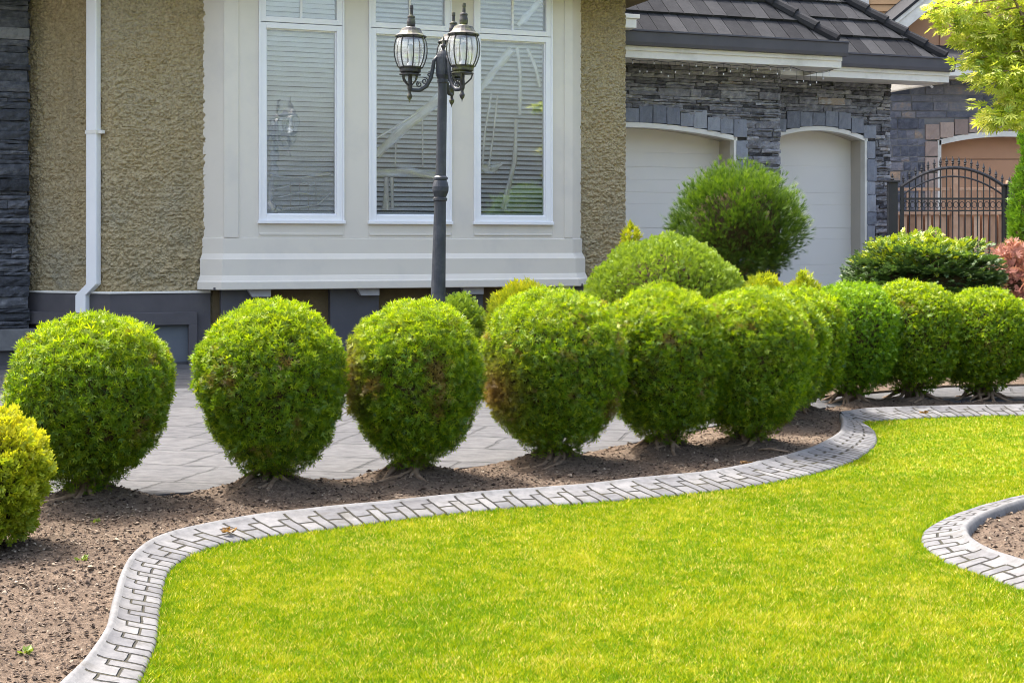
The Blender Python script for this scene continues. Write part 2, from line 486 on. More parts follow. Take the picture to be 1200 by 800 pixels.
def drive_mat():
    m, n, o = new_mat('stamped_concrete')
    tc = N(n, 'ShaderNodeTexCoord').outputs['Object']
    mp = N(n, 'ShaderNodeMapping'); mp.inputs['Rotation'].default_value = (0, 0, math.radians(14))
    n.links.new(tc, mp.inputs['Vector'])
    wn = N(n, 'ShaderNodeTexNoise'); wn.inputs['Scale'].default_value = 5.0; wn.inputs['Detail'].default_value = 3
    n.links.new(mp.outputs[0], wn.inputs['Vector'])
    va = N(n, 'ShaderNodeVectorMath', operation='MULTIPLY_ADD')
    n.links.new(wn.outputs[1], va.inputs[0]); va.inputs[1].default_value = (0.07, 0.07, 0); n.links.new(mp.outputs[0], va.inputs[2])
    br = N(n, 'ShaderNodeTexBrick')
    n.links.new(va.outputs[0], br.inputs['Vector'])
    br.inputs['Scale'].default_value = 1.0
    br.inputs['Brick Width'].default_value = 0.55; br.inputs['Row Height'].default_value = 0.58
    br.inputs['Mortar Size'].default_value = 0.016; br.inputs['Mortar Smooth'].default_value = 0.4
    br.inputs['Color1'].default_value = (0.060, 0.062, 0.069, 1); br.inputs['Color2'].default_value = (0.088, 0.089, 0.094, 1)
    br.inputs['Mortar'].default_value = (0.022, 0.022, 0.023, 1)
    br.offset = 0.45; br.squash = 1.6; br.squash_frequency = 3
    m2 = N(n, 'ShaderNodeMapping'); m2.inputs['Rotation'].default_value = (0, 0, math.radians(-20)); m2.inputs['Scale'].default_value = (0.7, 1.3, 1)
    n.links.new(tc, m2.inputs['Vector'])
    fine = noise_n(n, 12, 6, 0.7, m2.outputs[0])
    col = mixc(n, 0.5, br.outputs[0], ramp(n, fine, [(0.3, (0.03, 0.032, 0.036)), (0.5, (0.085, 0.087, 0.093)), (0.72, (0.145, 0.148, 0.155))]))
    b = N(n, 'ShaderNodeBsdfPrincipled'); n.links.new(col, b.inputs['Base Color']); b.inputs['Roughness'].default_value = 0.9; b.inputs['Specular IOR Level'].default_value = 0.12
    bp = N(n, 'ShaderNodeBump'); bp.inputs['Strength'].default_value = 0.7; bp.inputs['Distance'].default_value = 0.02
    hh = math_n(n, 'SUBTRACT', math_n(n, 'MULTIPLY', fine, 0.6), br.outputs['Fac'])
    n.links.new(hh, bp.inputs['Height']); n.links.new(bp.outputs[0], b.inputs['Normal'])
    n.links.new(b.outputs[0], o.inputs[0])
    return m
M['drive'] = drive_mat()

def edging_mat():
    """stamped paver band: UV u = units along, v = 0 lawn side .. 1 lip"""
    m, n, o = new_mat('stamped_edging')
    uv = N(n, 'ShaderNodeUVMap'); sp = N(n, 'ShaderNodeSeparateXYZ'); n.links.new(uv.outputs[0], sp.inputs[0])
    tc = N(n, 'ShaderNodeTexCoord').outputs['Object']
    wob = math_n(n, 'MULTIPLY', math_n(n, 'SUBTRACT', noise_n(n, 12, 2, 0.5, tc), 0.5), 0.10)
    u = math_n(n, 'ADD', sp.outputs[0], wob); v = math_n(n, 'ADD', sp.outputs[1], math_n(n, 'MULTIPLY', wob, 0.6))
    P, W = 0.16, 0.24
    f = math_n(n, 'FRACT', u)
    full = math_n(n, 'MULTIPLY', math_n(n, 'MINIMUM', f, math_n(n, 'SUBTRACT', 1.0, f)), P)
    a, b0, c = 0.32, 0.60, 0.60
    def gate(cond, dist):   # dist where cond, else big
        return math_n(n, 'ADD', dist, math_n(n, 'MULTIPLY', math_n(n, 'SUBTRACT', 1.0, cond), 1.0))
    gt = lambda x, y: math_n(n, 'GREATER_THAN', x, y)
    lt = lambda x, y: math_n(n, 'LESS_THAN', x, y)
    ab = lambda x, y, k: math_n(n, 'MULTIPLY', math_n(n, 'ABSOLUTE', math_n(n, 'SUBTRACT', x, y)), k)
    j1 = gate(lt(f, c), ab(v, a, W))
    j3 = gate(gt(f, c), ab(v, b0, W))
    j2 = gate(lt(v, b0), ab(f, c, P))
    dmin = math_n(n, 'MINIMUM', math_n(n, 'MINIMUM', full, j1), math_n(n, 'MINIMUM', j2, j3))
    onflat = lt(v, 0.86)
    dmin = gate(onflat, dmin)
    js = N(n, 'ShaderNodeMapRange'); js.inputs['From Min'].default_value = 0.003; js.inputs['From Max'].default_value = 0.0085
    js.interpolation_type = 'SMOOTHSTEP'
    n.links.new(dmin, js.inputs['Value'])
    hgt = js.outputs[0]
    nz = noise_n(n, 16, 6, 0.7, tc); nb = noise_n(n, 2.5, 4, 0.6, tc)
    col = ramp(n, nz, [(0.3, (0.11, 0.112, 0.118)), (0.7, (0.185, 0.188, 0.196))])
    col = mixc(n, math_n(n, 'MULTIPLY', math_n(n, 'SUBTRACT', nb, 0.5), 1.6), col, (0.105, 0.10, 0.095))
    thr = math_n(n, 'ADD', a, math_n(n, 'MULTIPLY', gt(f, c), b0 - a))
    wnz = N(n, 'ShaderNodeTexWhiteNoise', noise_dimensions='1D')
    n.links.new(math_n(n, 'ADD', math_n(n, 'MULTIPLY', math_n(n, 'FLOOR', u), 3.0), math_n(n, 'MULTIPLY', lt(v, thr), math_n(n, 'ADD', gt(f, c), 1.0))), wnz.inputs['W'])
    blk = ramp(n, wnz.outputs[0], [(0.0, (0.74, 0.74, 0.77)), (1.0, (1.10, 1.09, 1.08))])
    col = mixc(n, onflat, col, mixc(n, 1.0, col, blk, 'MULTIPLY'))
    grime = math_n(n, 'MULTIPLY', math_n(n, 'SUBTRACT', noise_n(n, 6.5, 5, 0.7, tc), 0.55), 4.0)
    col = mixc(n, grime, col, (0.075, 0.07, 0.06))
    jc = ramp(n, noise_n(n, 7, 3, 0.6, tc), [(0.4, (0.032, 0.031, 0.03)), (0.7, (0.05, 0.047, 0.03))])
    col = mixc(n, hgt, jc, col)
    b = N(n, 'ShaderNodeBsdfPrincipled'); n.links.new(col, b.inputs['Base Color']); b.inputs['Roughness'].default_value = 0.9; b.inputs['Specular IOR Level'].default_value = 0.12
    bp = N(n, 'ShaderNodeBump'); bp.inputs['Strength'].default_value = 1.0; bp.inputs['Distance'].default_value = 0.012
    n.links.new(math_n(n, 'ADD', hgt, math_n(n, 'MULTIPLY', nz, 0.25)), bp.inputs['Height'])
    n.links.new(bp.outputs[0], b.inputs['Normal'])
    n.links.new(b.outputs[0], o.inputs[0])
    return m
M['edging'] = edging_mat()
M['chip'] = tinted('mulch_chip', [(0.0, (0.028, 0.02, 0.016)), (0.5, (0.09, 0.065, 0.05)), (0.88, (0.20, 0.155, 0.115)), (1.0, (0.30, 0.25, 0.195))], 0.9, 30, 0.15, 0)
M['grass'] = leaf_mat('grass_blade', [(0.0, (0.07, 0.19, 0.003)), (0.45, (0.20, 0.29, 0.004)), (0.85, (0.385, 0.39, 0.006)), (1.0, (0.56, 0.47, 0.14))], (0.37, 0.40, 0.015), 0.25, trans=0.35, gloss=0.008)
M['thuja'] = leaf_mat('thuja_spray', [(0.0, (0.035, 0.11, 0.003)), (0.5, (0.13, 0.27, 0.004)), (1.0, (0.35, 0.45, 0.005))], (0.44, 0.52, 0.012), 0.45, brown=(0.25, 0.14, 0.055), trans=0.5, gloss=0.035)
M['thuja_g'] = leaf_mat('thuja_spray_fresh', [(0.0, (0.04, 0.13, 0.005)), (0.5, (0.11, 0.27, 0.006)), (1.0, (0.25, 0.40, 0.008))], (0.36, 0.50, 0.015), 0.45, brown=(0.22, 0.13, 0.05), trans=0.5, gloss=0.03)
M['gold'] = leaf_mat('golden_leaf', [(0.0, (0.09, 0.21, 0.01)), (0.45, (0.26, 0.36, 0.012)), (1.0, (0.58, 0.55, 0.02))], (0.66, 0.60, 0.03), 0.35, trans=0.35, gloss=0.04)
M['pine'] = leaf_mat('pine_needle', [(0.0, (0.018, 0.055, 0.010)), (0.5, (0.055, 0.135, 0.008)), (1.0, (0.20, 0.33, 0.010))], (0.26, 0.38, 0.02), 0.4, trans=0.3, gloss=0.05)
M['mound'] = leaf_mat('mound_leaf', [(0.0, (0.07, 0.16, 0.012)), (0.5, (0.15, 0.26, 0.015)), (1.0, (0.27, 0.38, 0.03))], (0.36, 0.46, 0.05), 0.5, trans=0.35, gloss=0.04)
M['darkmound'] = leaf_mat('dark_conifer_leaf', [(0.0, (0.035, 0.085, 0.03)), (0.6, (0.07, 0.14, 0.03)), (0.8, (0.20, 0.32, 0.015)), (1.0, (0.52, 0.56, 0.015))], (0.15, 0.25, 0.02), 0.25, trans=0.25, gloss=0.08)
M['redmaple'] = leaf_mat('red_maple_leaf', [(0.0, (0.14, 0.05, 0.04)), (0.5, (0.33, 0.14, 0.12)), (1.0, (0.55, 0.28, 0.24))], (0.55, 0.30, 0.26), 0.4, trans=0.35, gloss=0.04)
M['cedar'] = leaf_mat('cedar_spray', [(0.0, (0.05, 0.13, 0.01)), (0.5, (0.09, 0.22, 0.012)), (1.0, (0.16, 0.30, 0.015))], (0.22, 0.38, 0.02), 0.45, trans=0.3, gloss=0.04)
M['maple'] = leaf_mat('green_maple_leaf', [(0.0, (0.16, 0.30, 0.015)), (0.5, (0.40, 0.50, 0.03)), (1.0, (0.72, 0.70, 0.20))], (0.70, 0.66, 0.14), 0.3, trans=0.5, gloss=0.05)
M['weed'] = leaf_mat('weed_leaf', [(0.0, (0.10, 0.17, 0.02)), (1.0, (0.22, 0.28, 0.05))], (0.22, 0.28, 0.06), 0.4)

# ------------------------------------------------------------------ curves on the ground
def smooth_curve(pts, n):
    """Catmull-Rom, resampled evenly"""
    P = np.array(pts, float)
    P = np.vstack([2 * P[0] - P[1], P, 2 * P[-1] - P[-2]])
    out = []
    for i in range(1, len(P) - 2):
        p0, p1, p2, p3 = P[i - 1], P[i], P[i + 1], P[i + 2]
        for t in np.linspace(0, 1, 24, endpoint=False):
            out.append(0.5 * ((2 * p1) + (-p0 + p2) * t + (2 * p0 - 5 * p1 + 4 * p2 - p3) * t ** 2 + (-p0 + 3 * p1 - 3 * p2 + p3) * t ** 3))
    out.append(P[-2])
    out = np.array(out)
    s = np.concatenate([[0], np.cumsum(np.hypot(*np.diff(out, axis=0).T))])
    q = np.linspace(0, s[-1], n)
    return np.stack([np.interp(q, s, out[:, 0]), np.interp(q, s, out[:, 1])], 1), s[-1]

def inside(P, poly):
    x, y = P[:, 0], P[:, 1]
    poly = np.asarray(poly); r = np.zeros(len(P), bool)
    j = len(poly) - 1
    for i in range(len(poly)):
        xi, yi = poly[i]; xj, yj = poly[j]
        c = ((yi > y) != (yj > y)) & (x < (xj - xi) * (y - yi) / (yj - yi + 1e-12) + xi)
        r ^= c; j = i
    return r

inner_px = [(40, 830), (72, 800), (98, 775), (125, 735), (134, 700), (150, 657), (185, 630), (250, 613), (330, 601), (440, 590), (560, 578), (680, 569), (750, 561), (830, 553), (900, 539), (950, 525), (982, 508), (987, 496), (984, 487)]
outer_px = [(150, 835), (165, 800), (183, 755), (189, 710), (200, 670), (240, 646), (300, 633), (400, 620), (500, 607), (600, 597), (700, 590), (800, 581), (880, 571), (950, 557), (1000, 541), (1026, 522), (1025, 507), (1012, 497), (1000, 490)]
EI, LI = smooth_curve([G(*p, 0.05) for p in inner_px], 220)
EO, LO = smooth_curve([G(*p, 0.0) for p in outer_px], 220)
far_in_px = [(984, 484), (1010, 480), (1050, 478), (1100, 476.5), (1160, 475.5), (1230, 475), (1300, 475)]
far_out_px = [(1000, 497), (1020, 494.5), (1060, 492), (1110, 489.5), (1160, 488), (1230, 487), (1300, 487)]
FI, LF = smooth_curve([G(*p, 0.05) for p in far_in_px], 120)
FO, _ = smooth_curve([G(*p, 0.0) for p in far_out_px], 120)
rb_px = [(1330, 560), (1260, 575), (1200, 590), (1163, 603), (1140, 615), (1134, 625), (1142, 637), (1166, 650), (1200, 661), (1260, 682), (1330, 708)]
RI, LR = smooth_curve([G(*p, 0.04) for p in rb_px], 160)
def offset_curve(C, d):
    t = np.gradient(C, axis=0); t /= np.linalg.norm(t, axis=1)[:, None]
    return C + np.stack([-t[:, 1], t[:, 0]], 1) * d
RO = offset_curve(RI, -0.21)
if abs(np.mean(RO[:, 0])) > abs(np.mean(RI[:, 0])): RO = offset_curve(RI, 0.21)

def edging(name, In, Out, length, label, P=0.16, endcap=False):
    """sloping stamped band with a rounded lip on the bed side"""
    n = len(In)
    q_ = np.linspace(0, n - 1, 3000)
    Id = np.stack([np.interp(q_, np.arange(n), In[:, 0]), np.interp(q_, np.arange(n), In[:, 1])], 1)
    k_ = np.array([np.argmin(np.hypot(*(Id - o_).T)) for o_ in Out]).astype(float)
    k_ = np.maximum.accumulate(k_); k_[0] = 0; k_[-1] = 2999
    for _ in range(3):
        k_ = np.convolve(np.pad(k_, 4, mode='edge'), np.ones(9) / 9, 'valid'); k_[0] = 0; k_[-1] = 2999
    In = Id[np.clip(k_.round().astype(int), 0, 2999)]
    t = np.gradient((In + Out) / 2, axis=0); t /= np.linalg.norm(t, axis=1)[:, None]
    acr = In - Out; wdt = np.linalg.norm(acr, axis=1)[:, None]; acr = acr / wdt
    prof = [(-0.02, -0.06, -0.02), (0.0, 0.008, 0.02), (0.06, 0.018, 0.05), (0.25, 0.026, 0.22), (0.5, 0.036, 0.46), (0.72, 0.045, 0.70), (0.82, 0.052, 0.83), (0.88, 0.062, 0.9), (0.93, 0.066, 0.94), (0.98, 0.062, 0.97), (1.03, 0.046, 1.0), (1.06, 0.02, 1.02), (1.07, -0.06, 1.05)]
    V = []; UV = []
    s = np.concatenate([[0], np.cumsum(np.hypot(*np.diff((In + Out) / 2, axis=0).T))])
    for k, (a, z, v) in enumerate(prof):
        q = Out + acr * wdt * a
        zz = z + 0.004 * perlin(np.stack([q[:, 0] * 5, q[:, 1] * 5, np.zeros(n)], 1))
        V.append(np.column_stack([q, zz])); UV.append(np.column_stack([s / P, np.full(n, v)]))
    V = np.concatenate(V); UV = np.concatenate(UV)
    Fq = []
    for k in range(len(prof) - 1):
        i = np.arange(n - 1)
        Fq.append(np.stack([k * n + i, k * n + i + 1, (k + 1) * n + i + 1, (k + 1) * n + i], 1))
    Fq = np.concatenate(Fq)
    o = np_mesh(name, V, Fq, M['edging'], uv=UV, smooth=True)
    # close both ends with a skirt
    bm_ = MB()
    ring0 = [tuple(V[k * n]) for k in range(len(prof))]; ring1 = [tuple(V[k * n + n - 1]) for k in range(len(prof))]
    me = o.data
    tag(o, label, 'edging', 'paver edgings around the planting beds')
    return o, ring0, ring1

_, r0, r1 = edging('paver_edging', EI, EO, LI, 'long curved grey paver edging between the globe shrub bed and the lawn')
edging('paver_edging', FI, FO, LF, 'far straight strip of grey paver edging beneath the farthest globe shrubs')
edging('paver_edging', RI, RO, LR, 'pale paver edging curving round the small bare bed at the right of the lawn')

# ------------------------------------------------------------------ ground sheets
def poly_sheet(name, pts, z, mat, kind='structure', skirt=0.0):
    vs = [(p[0], p[1], z) for p in pts]
    tris = tessellate_polygon([[Vector(v) for v in vs]])
    mb = MB(); mb.add(vs, [tuple(t) for t in tris])
    if skirt:
        n = len(vs); lo = [(p[0], p[1], z - skirt) for p in pts]
        mb.add(vs + lo, [(i, (i + 1) % n, n + (i + 1) % n, n + i) for i in range(n)])
    o = mb.build(name, mat)
    tag(o, kind=kind)
    return o

M['ground'] = surf('street_ground', (0.16, 0.16, 0.165), (0.12, 0.12, 0.125), 0.8, 0.9, 0.3, 40, spec=0.1)
g = MB(); g.add([(-400, -300, -0.02), (400, -300, -0.02), (400, 700, -0.02), (-400, 700, -0.02)], [(0, 1, 2, 3)])
tag(g.build('ground', M['ground']), kind='structure')
g = MB(); g.add([(-9, -1.5, 0), (16, -1.5, 0), (16, 14.5, 0), (-9, 14.5, 0)], [(0, 1, 2, 3)])
tag(g.build('lawn', M['lawn']), kind='structure')

drive_px = [(152, 581), (300, 569), (436, 558), (560, 546), (670, 533), (760, 515), (880, 490), (960, 478), (1020, 473), (1060, 471), (1200, 471)]
DE, _ = smooth_curve([(-4.2, 7.0)] + [G(*p, 0.03) for p in drive_px] + [(9.0, 12.9)], 120)
DE_poly = np.vstack([DE, [[30, 14], [30, 70], [-40, 70], [-40, 6.4]]])
poly_sheet('driveway', DE_poly, 0.03, M['drive'], skirt=0.12)

# soil beds, each a relief grid with mounds under the shrubs ------------
BUSH = [  # cx, base row, left, right, top (photo pixels)
    (105, 592, 4, 205, 366), (317, 577, 227, 407, 350), (484, 566, 400, 567, 349), (648, 548, 558, 736, 337),
    (778, 535, 695, 860, 333), (877, 529, 795, 957, 336), (905, 501, 836, 972, 337), (933, 489, 868, 998, 335),
    (998, 475, 935, 1062, 330), (1068, 472, 1005, 1131, 328), (1151, 471, 1092, 1210, 337), (1240, 471, 1181, 1299, 338)]
BP = []
for cx, by, l, r, top in BUSH:
    y = H * F / (by - HY)
    x = ((cx - 600) / F) * y
    hgt = H - (top - HY) / F * y
    BP.append((x, y, (r - l) / F * y / 2, hgt))

def soil_bed(name, poly, res, z0, amp, mounds=(), zfun=None):
    poly = np.asarray(poly)
    x0, y0 = poly.min(0); x1, y1 = poly.max(0)
    nx = int((x1 - x0) / res) + 2; ny = int((y1 - y0) / res) + 2
    X, Y = np.meshgrid(np.linspace(x0, x1, nx), np.linspace(y0, y1, ny))
    P = np.stack([X.ravel(), Y.ravel()], 1)
    p3 = np.column_stack([P, np.zeros(len(P))])
    Z = z0 + amp * (0.6 * fbm(p3, 4, 2) + 0.55 * fbm(p3, 18, 3)) 
    for (mx, my, mr, mh) in mounds:
        d = np.hypot(P[:, 0] - mx, P[:, 1] - my) / mr
        Z = Z + mh * np.exp(-d * d * 1.6) * (1 + 0.5 * perlin(p3 * 9))
    Z = np.maximum(Z, 0.006)
    ins = inside(P, poly).reshape(ny, nx)
    cell = ins[:-1, :-1] | ins[1:, :-1] | ins[:-1, 1:] | ins[1:, 1:]
    jj, ii = np.nonzero(cell)
    Fq = np.stack([jj * nx + ii, jj * nx + ii + 1, (jj + 1) * nx + ii + 1, (jj + 1) * nx + ii], 1)
    used = np.unique(Fq); mp = -np.ones(nx * ny, int); mp[used] = np.arange(len(used))
    o = np_mesh(name, np.column_stack([P, Z])[used], mp[Fq], M['soil'], smooth=True)
    tag(o, kind='structure')
    def hfun(Q):
        i = np.clip(((Q[:, 0] - x0) / (x1 - x0) * (nx - 1)).round().astype(int), 0, nx - 1)
        j = np.clip(((Q[:, 1] - y0) / (y1 - y0) * (ny - 1)).round().astype(int), 0, ny - 1)
        return Z[j * nx + i]
    return hfun

bed_near = offset_curve(EI, 0.0)
bed_poly = np.vstack([bed_near, FI[3:], [[8.9, 12.75]], DE[::-1][6:], [[-4.4, 6.8], [-4.6, 4.0]]])
mounds = [(x, y, 0.30, 0.085) for (x, y, r, h) in BP]
HF = soil_bed('soil_bed', bed_poly, 0.022, 0.022, 0.030, mounds)
rb_poly = np.vstack([RI, [[4.5, 5.0], [5.2, 8.5]]])
HR = soil_bed('soil_bed', rb_poly, 0.022, 0.018, 0.026)

def chips(name, hf, poly, n, smin, smax, label):
    poly = np.asarray(poly); lo = poly.min(0); hi = poly.max(0)
    lo = np.maximum(lo, [-3.4, 4.0]); hi = np.minimum(hi, [5.5, 13.2])
    P = lo + RNG.random((n * 4, 2)) * (hi - lo)
    keep = RNG.random(len(P)) < np.clip(6.5 / P[:, 1], 0.25, 1.0) ** 1.5
    P = P[keep & inside(P, poly)][:n]
    n = len(P)
    z = hf(P)
    a = RNG.random(n) * 2 * PI; L = smin + (smax - smin) * RNG.random(n) ** 2.5; Wd = L * (0.25 + 0.5 * RNG.random(n))
    d = np.stack([np.cos(a), np.sin(a), RNG.normal(0, 0.25, n)], 1); e = np.stack([-np.sin(a), np.cos(a), RNG.normal(0, 0.35, n)], 1)
    c = np.column_stack([P, z + 0.002 + 0.006 * RNG.random(n)])
    up = np.cross(d, e); up /= np.linalg.norm(up, axis=1)[:, None]
    dd = d * (L / 2)[:, None]; ee = e * (Wd / 2)[:, None]; uu = up * (L * 0.14)[:, None]
    V = np.stack([c - dd, c - ee * 1.0 + uu, c + dd, c + ee * 1.0 + uu, c + uu * 2.2, c - uu], 1).reshape(-1, 3)
    b = np.arange(n)[:, None] * 6
    Fq = np.concatenate([b + np.array(q) for q in ((0, 1, 4), (1, 2, 4), (2, 3, 4), (3, 0, 4), (1, 0, 5), (2, 1, 5), (3, 2, 5), (0, 3, 5))])
    t = np.repeat(RNG.random(n), 6)
    o = np_mesh(name, V, Fq, M['chip'], tint=np.column_stack([t, t, t, np.ones_like(t)]))
    tag(o, label, 'mulch', kind='stuff')
chips('mulch_chips', HF, bed_poly, 46000, 0.007, 0.028, 'brown bark mulch and clods scattered over the long shrub bed')
chips('mulch_chips', HR, rb_poly, 7000, 0.010, 0.035, 'brown bark mulch scattered over the small bed at right')

chips('mulch_chips', HF, bed_poly, 900, 0.025, 0.055, 'larger tan flakes of bark and dry litter lying on the long shrub bed')

# a second planted strip against the house, where the lamp and rear shrubs stand
bed2 = [G(470, 392), G(470, 374), (2.0, 17.2), (5.5, 19.0), (9.6, 19.6), (9.6, 15.2), (4.2, 13.9), (2.4, 12.7), (0.5, 12.3)]
poly_sheet('soil_bed', [(-1.6, 13.6), (-0.2, 16.4), (2.0, 17.2), (5.5, 18.4), (9.6, 19.0), (9.6, 14.6), (4.2, 13.7), (2.4, 12.5), (0.4, 12.2)], 0.05, M['soil'], skirt=0.06)

# ------------------------------------------------------------------ grass blades on the lawn
def build_grass():
    def cand(n, y0, y1):
        y = y0 + (y1 - y0) * RNG.random(n)
        x = (RNG.random(n) * 2 - 1) * (0.385 * y + 0.15)
        return np.stack([x, y], 1)
    lawn_poly = np.vstack([EO, FO, [[9, 11.9], [9, 2.6], [-1.6, 2.6]]])
    rbz = np.vstack([RO, [[4.5, 5.0], [5.2, 8.5]]])
    P = np.concatenate([cand(430000, 4.2, 6.4), cand(340000, 6.4, 8.6), cand(210000, 8.6, 11.8)])
    # the lawn carries on, a little sparser, to both sides and towards the street
    W_ = np.array([-1.6, 2.6]) + RNG.random((230000, 2)) * np.array([10.6, 9.4])
    W_ = W_[(np.abs(W_[:, 0]) > 0.385 * W_[:, 1] + 0.15) | (W_[:, 1] < 4.2)]
    P = np.concatenate([P, W_])
    P = P[inside(P, lawn_poly) & ~inside(P, rbz)]
    n = len(P)
    p3 = np.column_stack([P, np.zeros(n)])
    patch = fbm(p3, 1.6, 3); fine = fbm(p3, 11, 2)
    hgt = (0.010 + 0.013 * RNG.random(n)) * (1 + 0.25 * fine)
    # longer fringe by the edging
    ed = np.full(n, 9.0)
    for C in (EO, FO, RO):
        for q in C[::3]:
            ed = np.minimum(ed, np.hypot(P[:, 0] - q[0], P[:, 1] - q[1]))
    near = np.clip(1 - ed / 0.07, 0, 1)
    hgt *= 1 + 0.5 * near
    a = RNG.random(n) * 2 * PI
    wd = (0.0013 + 0.0019 * RNG.random(n)) * (0.7 + P[:, 1] / 12)
    lean = 0.30 + 0.95 * RNG.random(n)
    flat = RNG.random(n) < 0.32
    wd = np.where(flat, wd * 2.2, wd); hgt = np.where(flat, hgt * 0.75, hgt)
    la = RNG.random(n) * 2 * PI
    base = np.column_stack([P, np.zeros(n) - 0.002])
    side = np.stack([np.cos(a), np.sin(a), np.zeros(n)], 1) * wd[:, None]
    tip = base + np.stack([np.cos(la) * lean * hgt, np.sin(la) * lean * hgt, hgt], 1)
    V = np.stack([base - side, base + side, tip], 1).reshape(-1, 3)
    T3 = np.arange(n * 3).reshape(n, 3)
    r = np.clip(0.36 + 0.50 * patch + 0.60 * fine + RNG.normal(0, 0.32, n) - 0.35 * near, 0, 0.9)
    r = np.where(RNG.random(n) < 0.05 + 0.35 * np.clip(perlin(p3 * 7 + 4), 0, 1) + 0.45 * np.clip(perlin(p3 * 2.2 + 9) - 0.18, 0, 1), 1.0, r)
    R5 = np.repeat(r, 3); al = np.tile([0, 0, 1.0], n)
    o = np_mesh('lawn_grass', V, T3, M['grass'], tint=np.column_stack([R5, np.zeros(3 * n), al, np.ones(3 * n)]))
    tag(o, 'short yellow green mown grass of the front lawn', 'grass', kind='stuff')
build_grass()

# ------------------------------------------------------------------ HOUSE
house = thing('house', 'tan stucco house with a cream bay window and an attached stone garage', 'house', (HC[0], HC[1], 0), A)
BD = 0.205                       # depth of the bay
tA = hp(130, BD); tJ = hp(238, BD)          # stucco corner, junction of wall and bay
tR = hp(671, 0.0); tE = hp(733, BD)         # right corner of the bay front, right end of the house
Z_ST = hz(343, tA, BD)                      # foot of the stucco
ZTOP = 4.62
TLEFT = tJ - 0.0

def relief_wall(name, path, z0, z1, mat, parent, amp=0.042, res=0.0105, seed=0.0, soft=0.05):
    """dashed stucco panel that follows a plan path (outward is to the right of travel), corners rounded off"""
    path = [np.array(p, float) for p in path]
    P_, N_, U_ = [], [], []
    u0 = 0.0
    for a, b in zip(path[:-1], path[1:]):
        L = np.linalg.norm(b - a); d = (b - a) / L; k = max(2, int(L / res))
        tt = np.linspace(0, 1, k, endpoint=False)
        P_.append(a + (b - a) * tt[:, None]); N_.append(np.tile([d[1], -d[0]], (k, 1))); U_.append(u0 + L * tt); u0 += L
    P_.append(path[-1][None]); N_.append(N_[-1][-1:]); U_.append(np.array([u0]))
    P_ = np.concatenate(P_); N_ = np.concatenate(N_); U_ = np.concatenate(U_)
    kk = int(soft / res) | 1
    N_ = np.stack([np.convolve(np.pad(N_[:, c], kk, mode='edge'), np.ones(2 * kk + 1) / (2 * kk + 1), 'valid') for c in (0, 1)], 1)
    N_ /= np.linalg.norm(N_, axis=1)[:, None]
    nx = len(U_); nz = int((z1 - z0) / res) + 2
    ii, zz = np.meshgrid(np.arange(nx), np.linspace(z0, z1, nz))
    ii = ii.ravel(); z = zz.ravel(); u = U_[ii]
    q = np.column_stack([u + seed, z, np.zeros_like(u)])
    q = q + 0.03 * np.column_stack([perlin(q * 6), perlin(q * 6 + 40), np.zeros_like(u)])
    a = np.abs(perlin(q * np.array([10, 13, 1]))); b = np.abs(perlin(q * np.array([21, 26, 1]) + 5))
    c = perlin(q * np.array([6, 7, 1]) + 3); e = perlin(q * np.array([60, 70, 1]) + 9)
    h = amp * (1.5 * a + 1.2 * b + 0.25 * c + 0.22 * e - 0.25)
    V = np.column_stack([P_[ii] + N_[ii] * h[:, None], z])
    j, i = np.meshgrid(np.arange(nz - 1), np.arange(nx - 1), indexing='ij')
    j = j.ravel(); i = i.ravel()
    Fq = np.stack([j * nx + i, j * nx + i + 1, (j + 1) * nx + i + 1, (j + 1) * nx + i], 1)
    return np_mesh(name, V, Fq, mat, parent, smooth=False)

R2 = math.sqrt(0.5)
# one core behind everything (right side wall, rear, inside of the rooms)
core = MB()
core.box(tA + 0.02, tE - 0.004, BD + 0.03, 9.0, 0.0, ZTOP, 0)
core.build('wall', M['stucco'], house)
wl = MB()
CH = 1.9
wl.add([(tA + 0.02, BD + 0.03, 0), (tA + 0.02 - CH * R2, BD + 0.03 + CH * R2, 0), (tA - CH * R2, 9, 0), (tA + 0.02, 9, 0),
        (tA + 0.02, BD + 0.03, ZTOP), (tA + 0.02 - CH * R2, BD + 0.03 + CH * R2, ZTOP), (tA - CH * R2, 9, ZTOP), (tA + 0.02, 9, ZTOP)],
       [(0, 1, 5, 4), (1, 2, 6, 5), (4, 5, 6, 7)])
wl.build('wall', M['stucco'], house)
relief_wall('stucco_wall', [(tA - CH * R2, BD + CH * R2), (tA, BD), (tJ + 0.10, BD)], Z_ST, ZTOP, M['stucco'], house, seed=1)
relief_wall('stucco_wall', [(tR + 0.12, BD), (tE, BD)], 0.05, ZTOP, M['stucco'], house, seed=40)

# plinth with a thin pale drip line
pl = MB()
def chamfer_quad(mb, off, z0, z1, t1, mi=0):
    """band that runs along the angled wall and then the front wall, standing 'off' in front of them"""
    a = (tA - CH * R2 - off * R2, BD + CH * R2 - off * R2)
    k = off * math.tan(PI / 8)
    b = (tA - k, BD - off); c = (t1, BD - off)
    ain = (tA - CH * R2, BD + CH * R2); bin_ = (tA, BD); cin = (t1, BD)
    pts = [a, b, c, cin, bin_, ain]
    v = [(x, y, z0) for x, y in pts] + [(x, y, z1) for x, y in pts]
    f = [(0, 1, 7, 6), (1, 2, 8, 7), (2, 3, 9, 8), (6, 7, 10, 11), (7, 8, 9, 10), (1, 0, 5, 4), (2, 1, 4, 3)]
    mb.add(v, f, mi)
chamfer_quad(pl, 0.035, 0.0, Z_ST - 0.012, tJ + 0.08)
pl.build('plinth', M['darkgrey'], house, bevel=0.004)
dl = MB(); chamfer_quad(dl, 0.05, Z_ST - 0.012, Z_ST + 0.012, tJ + 0.08)
dl.build('drip_ledge', M['trim'], house, bevel=0.003)
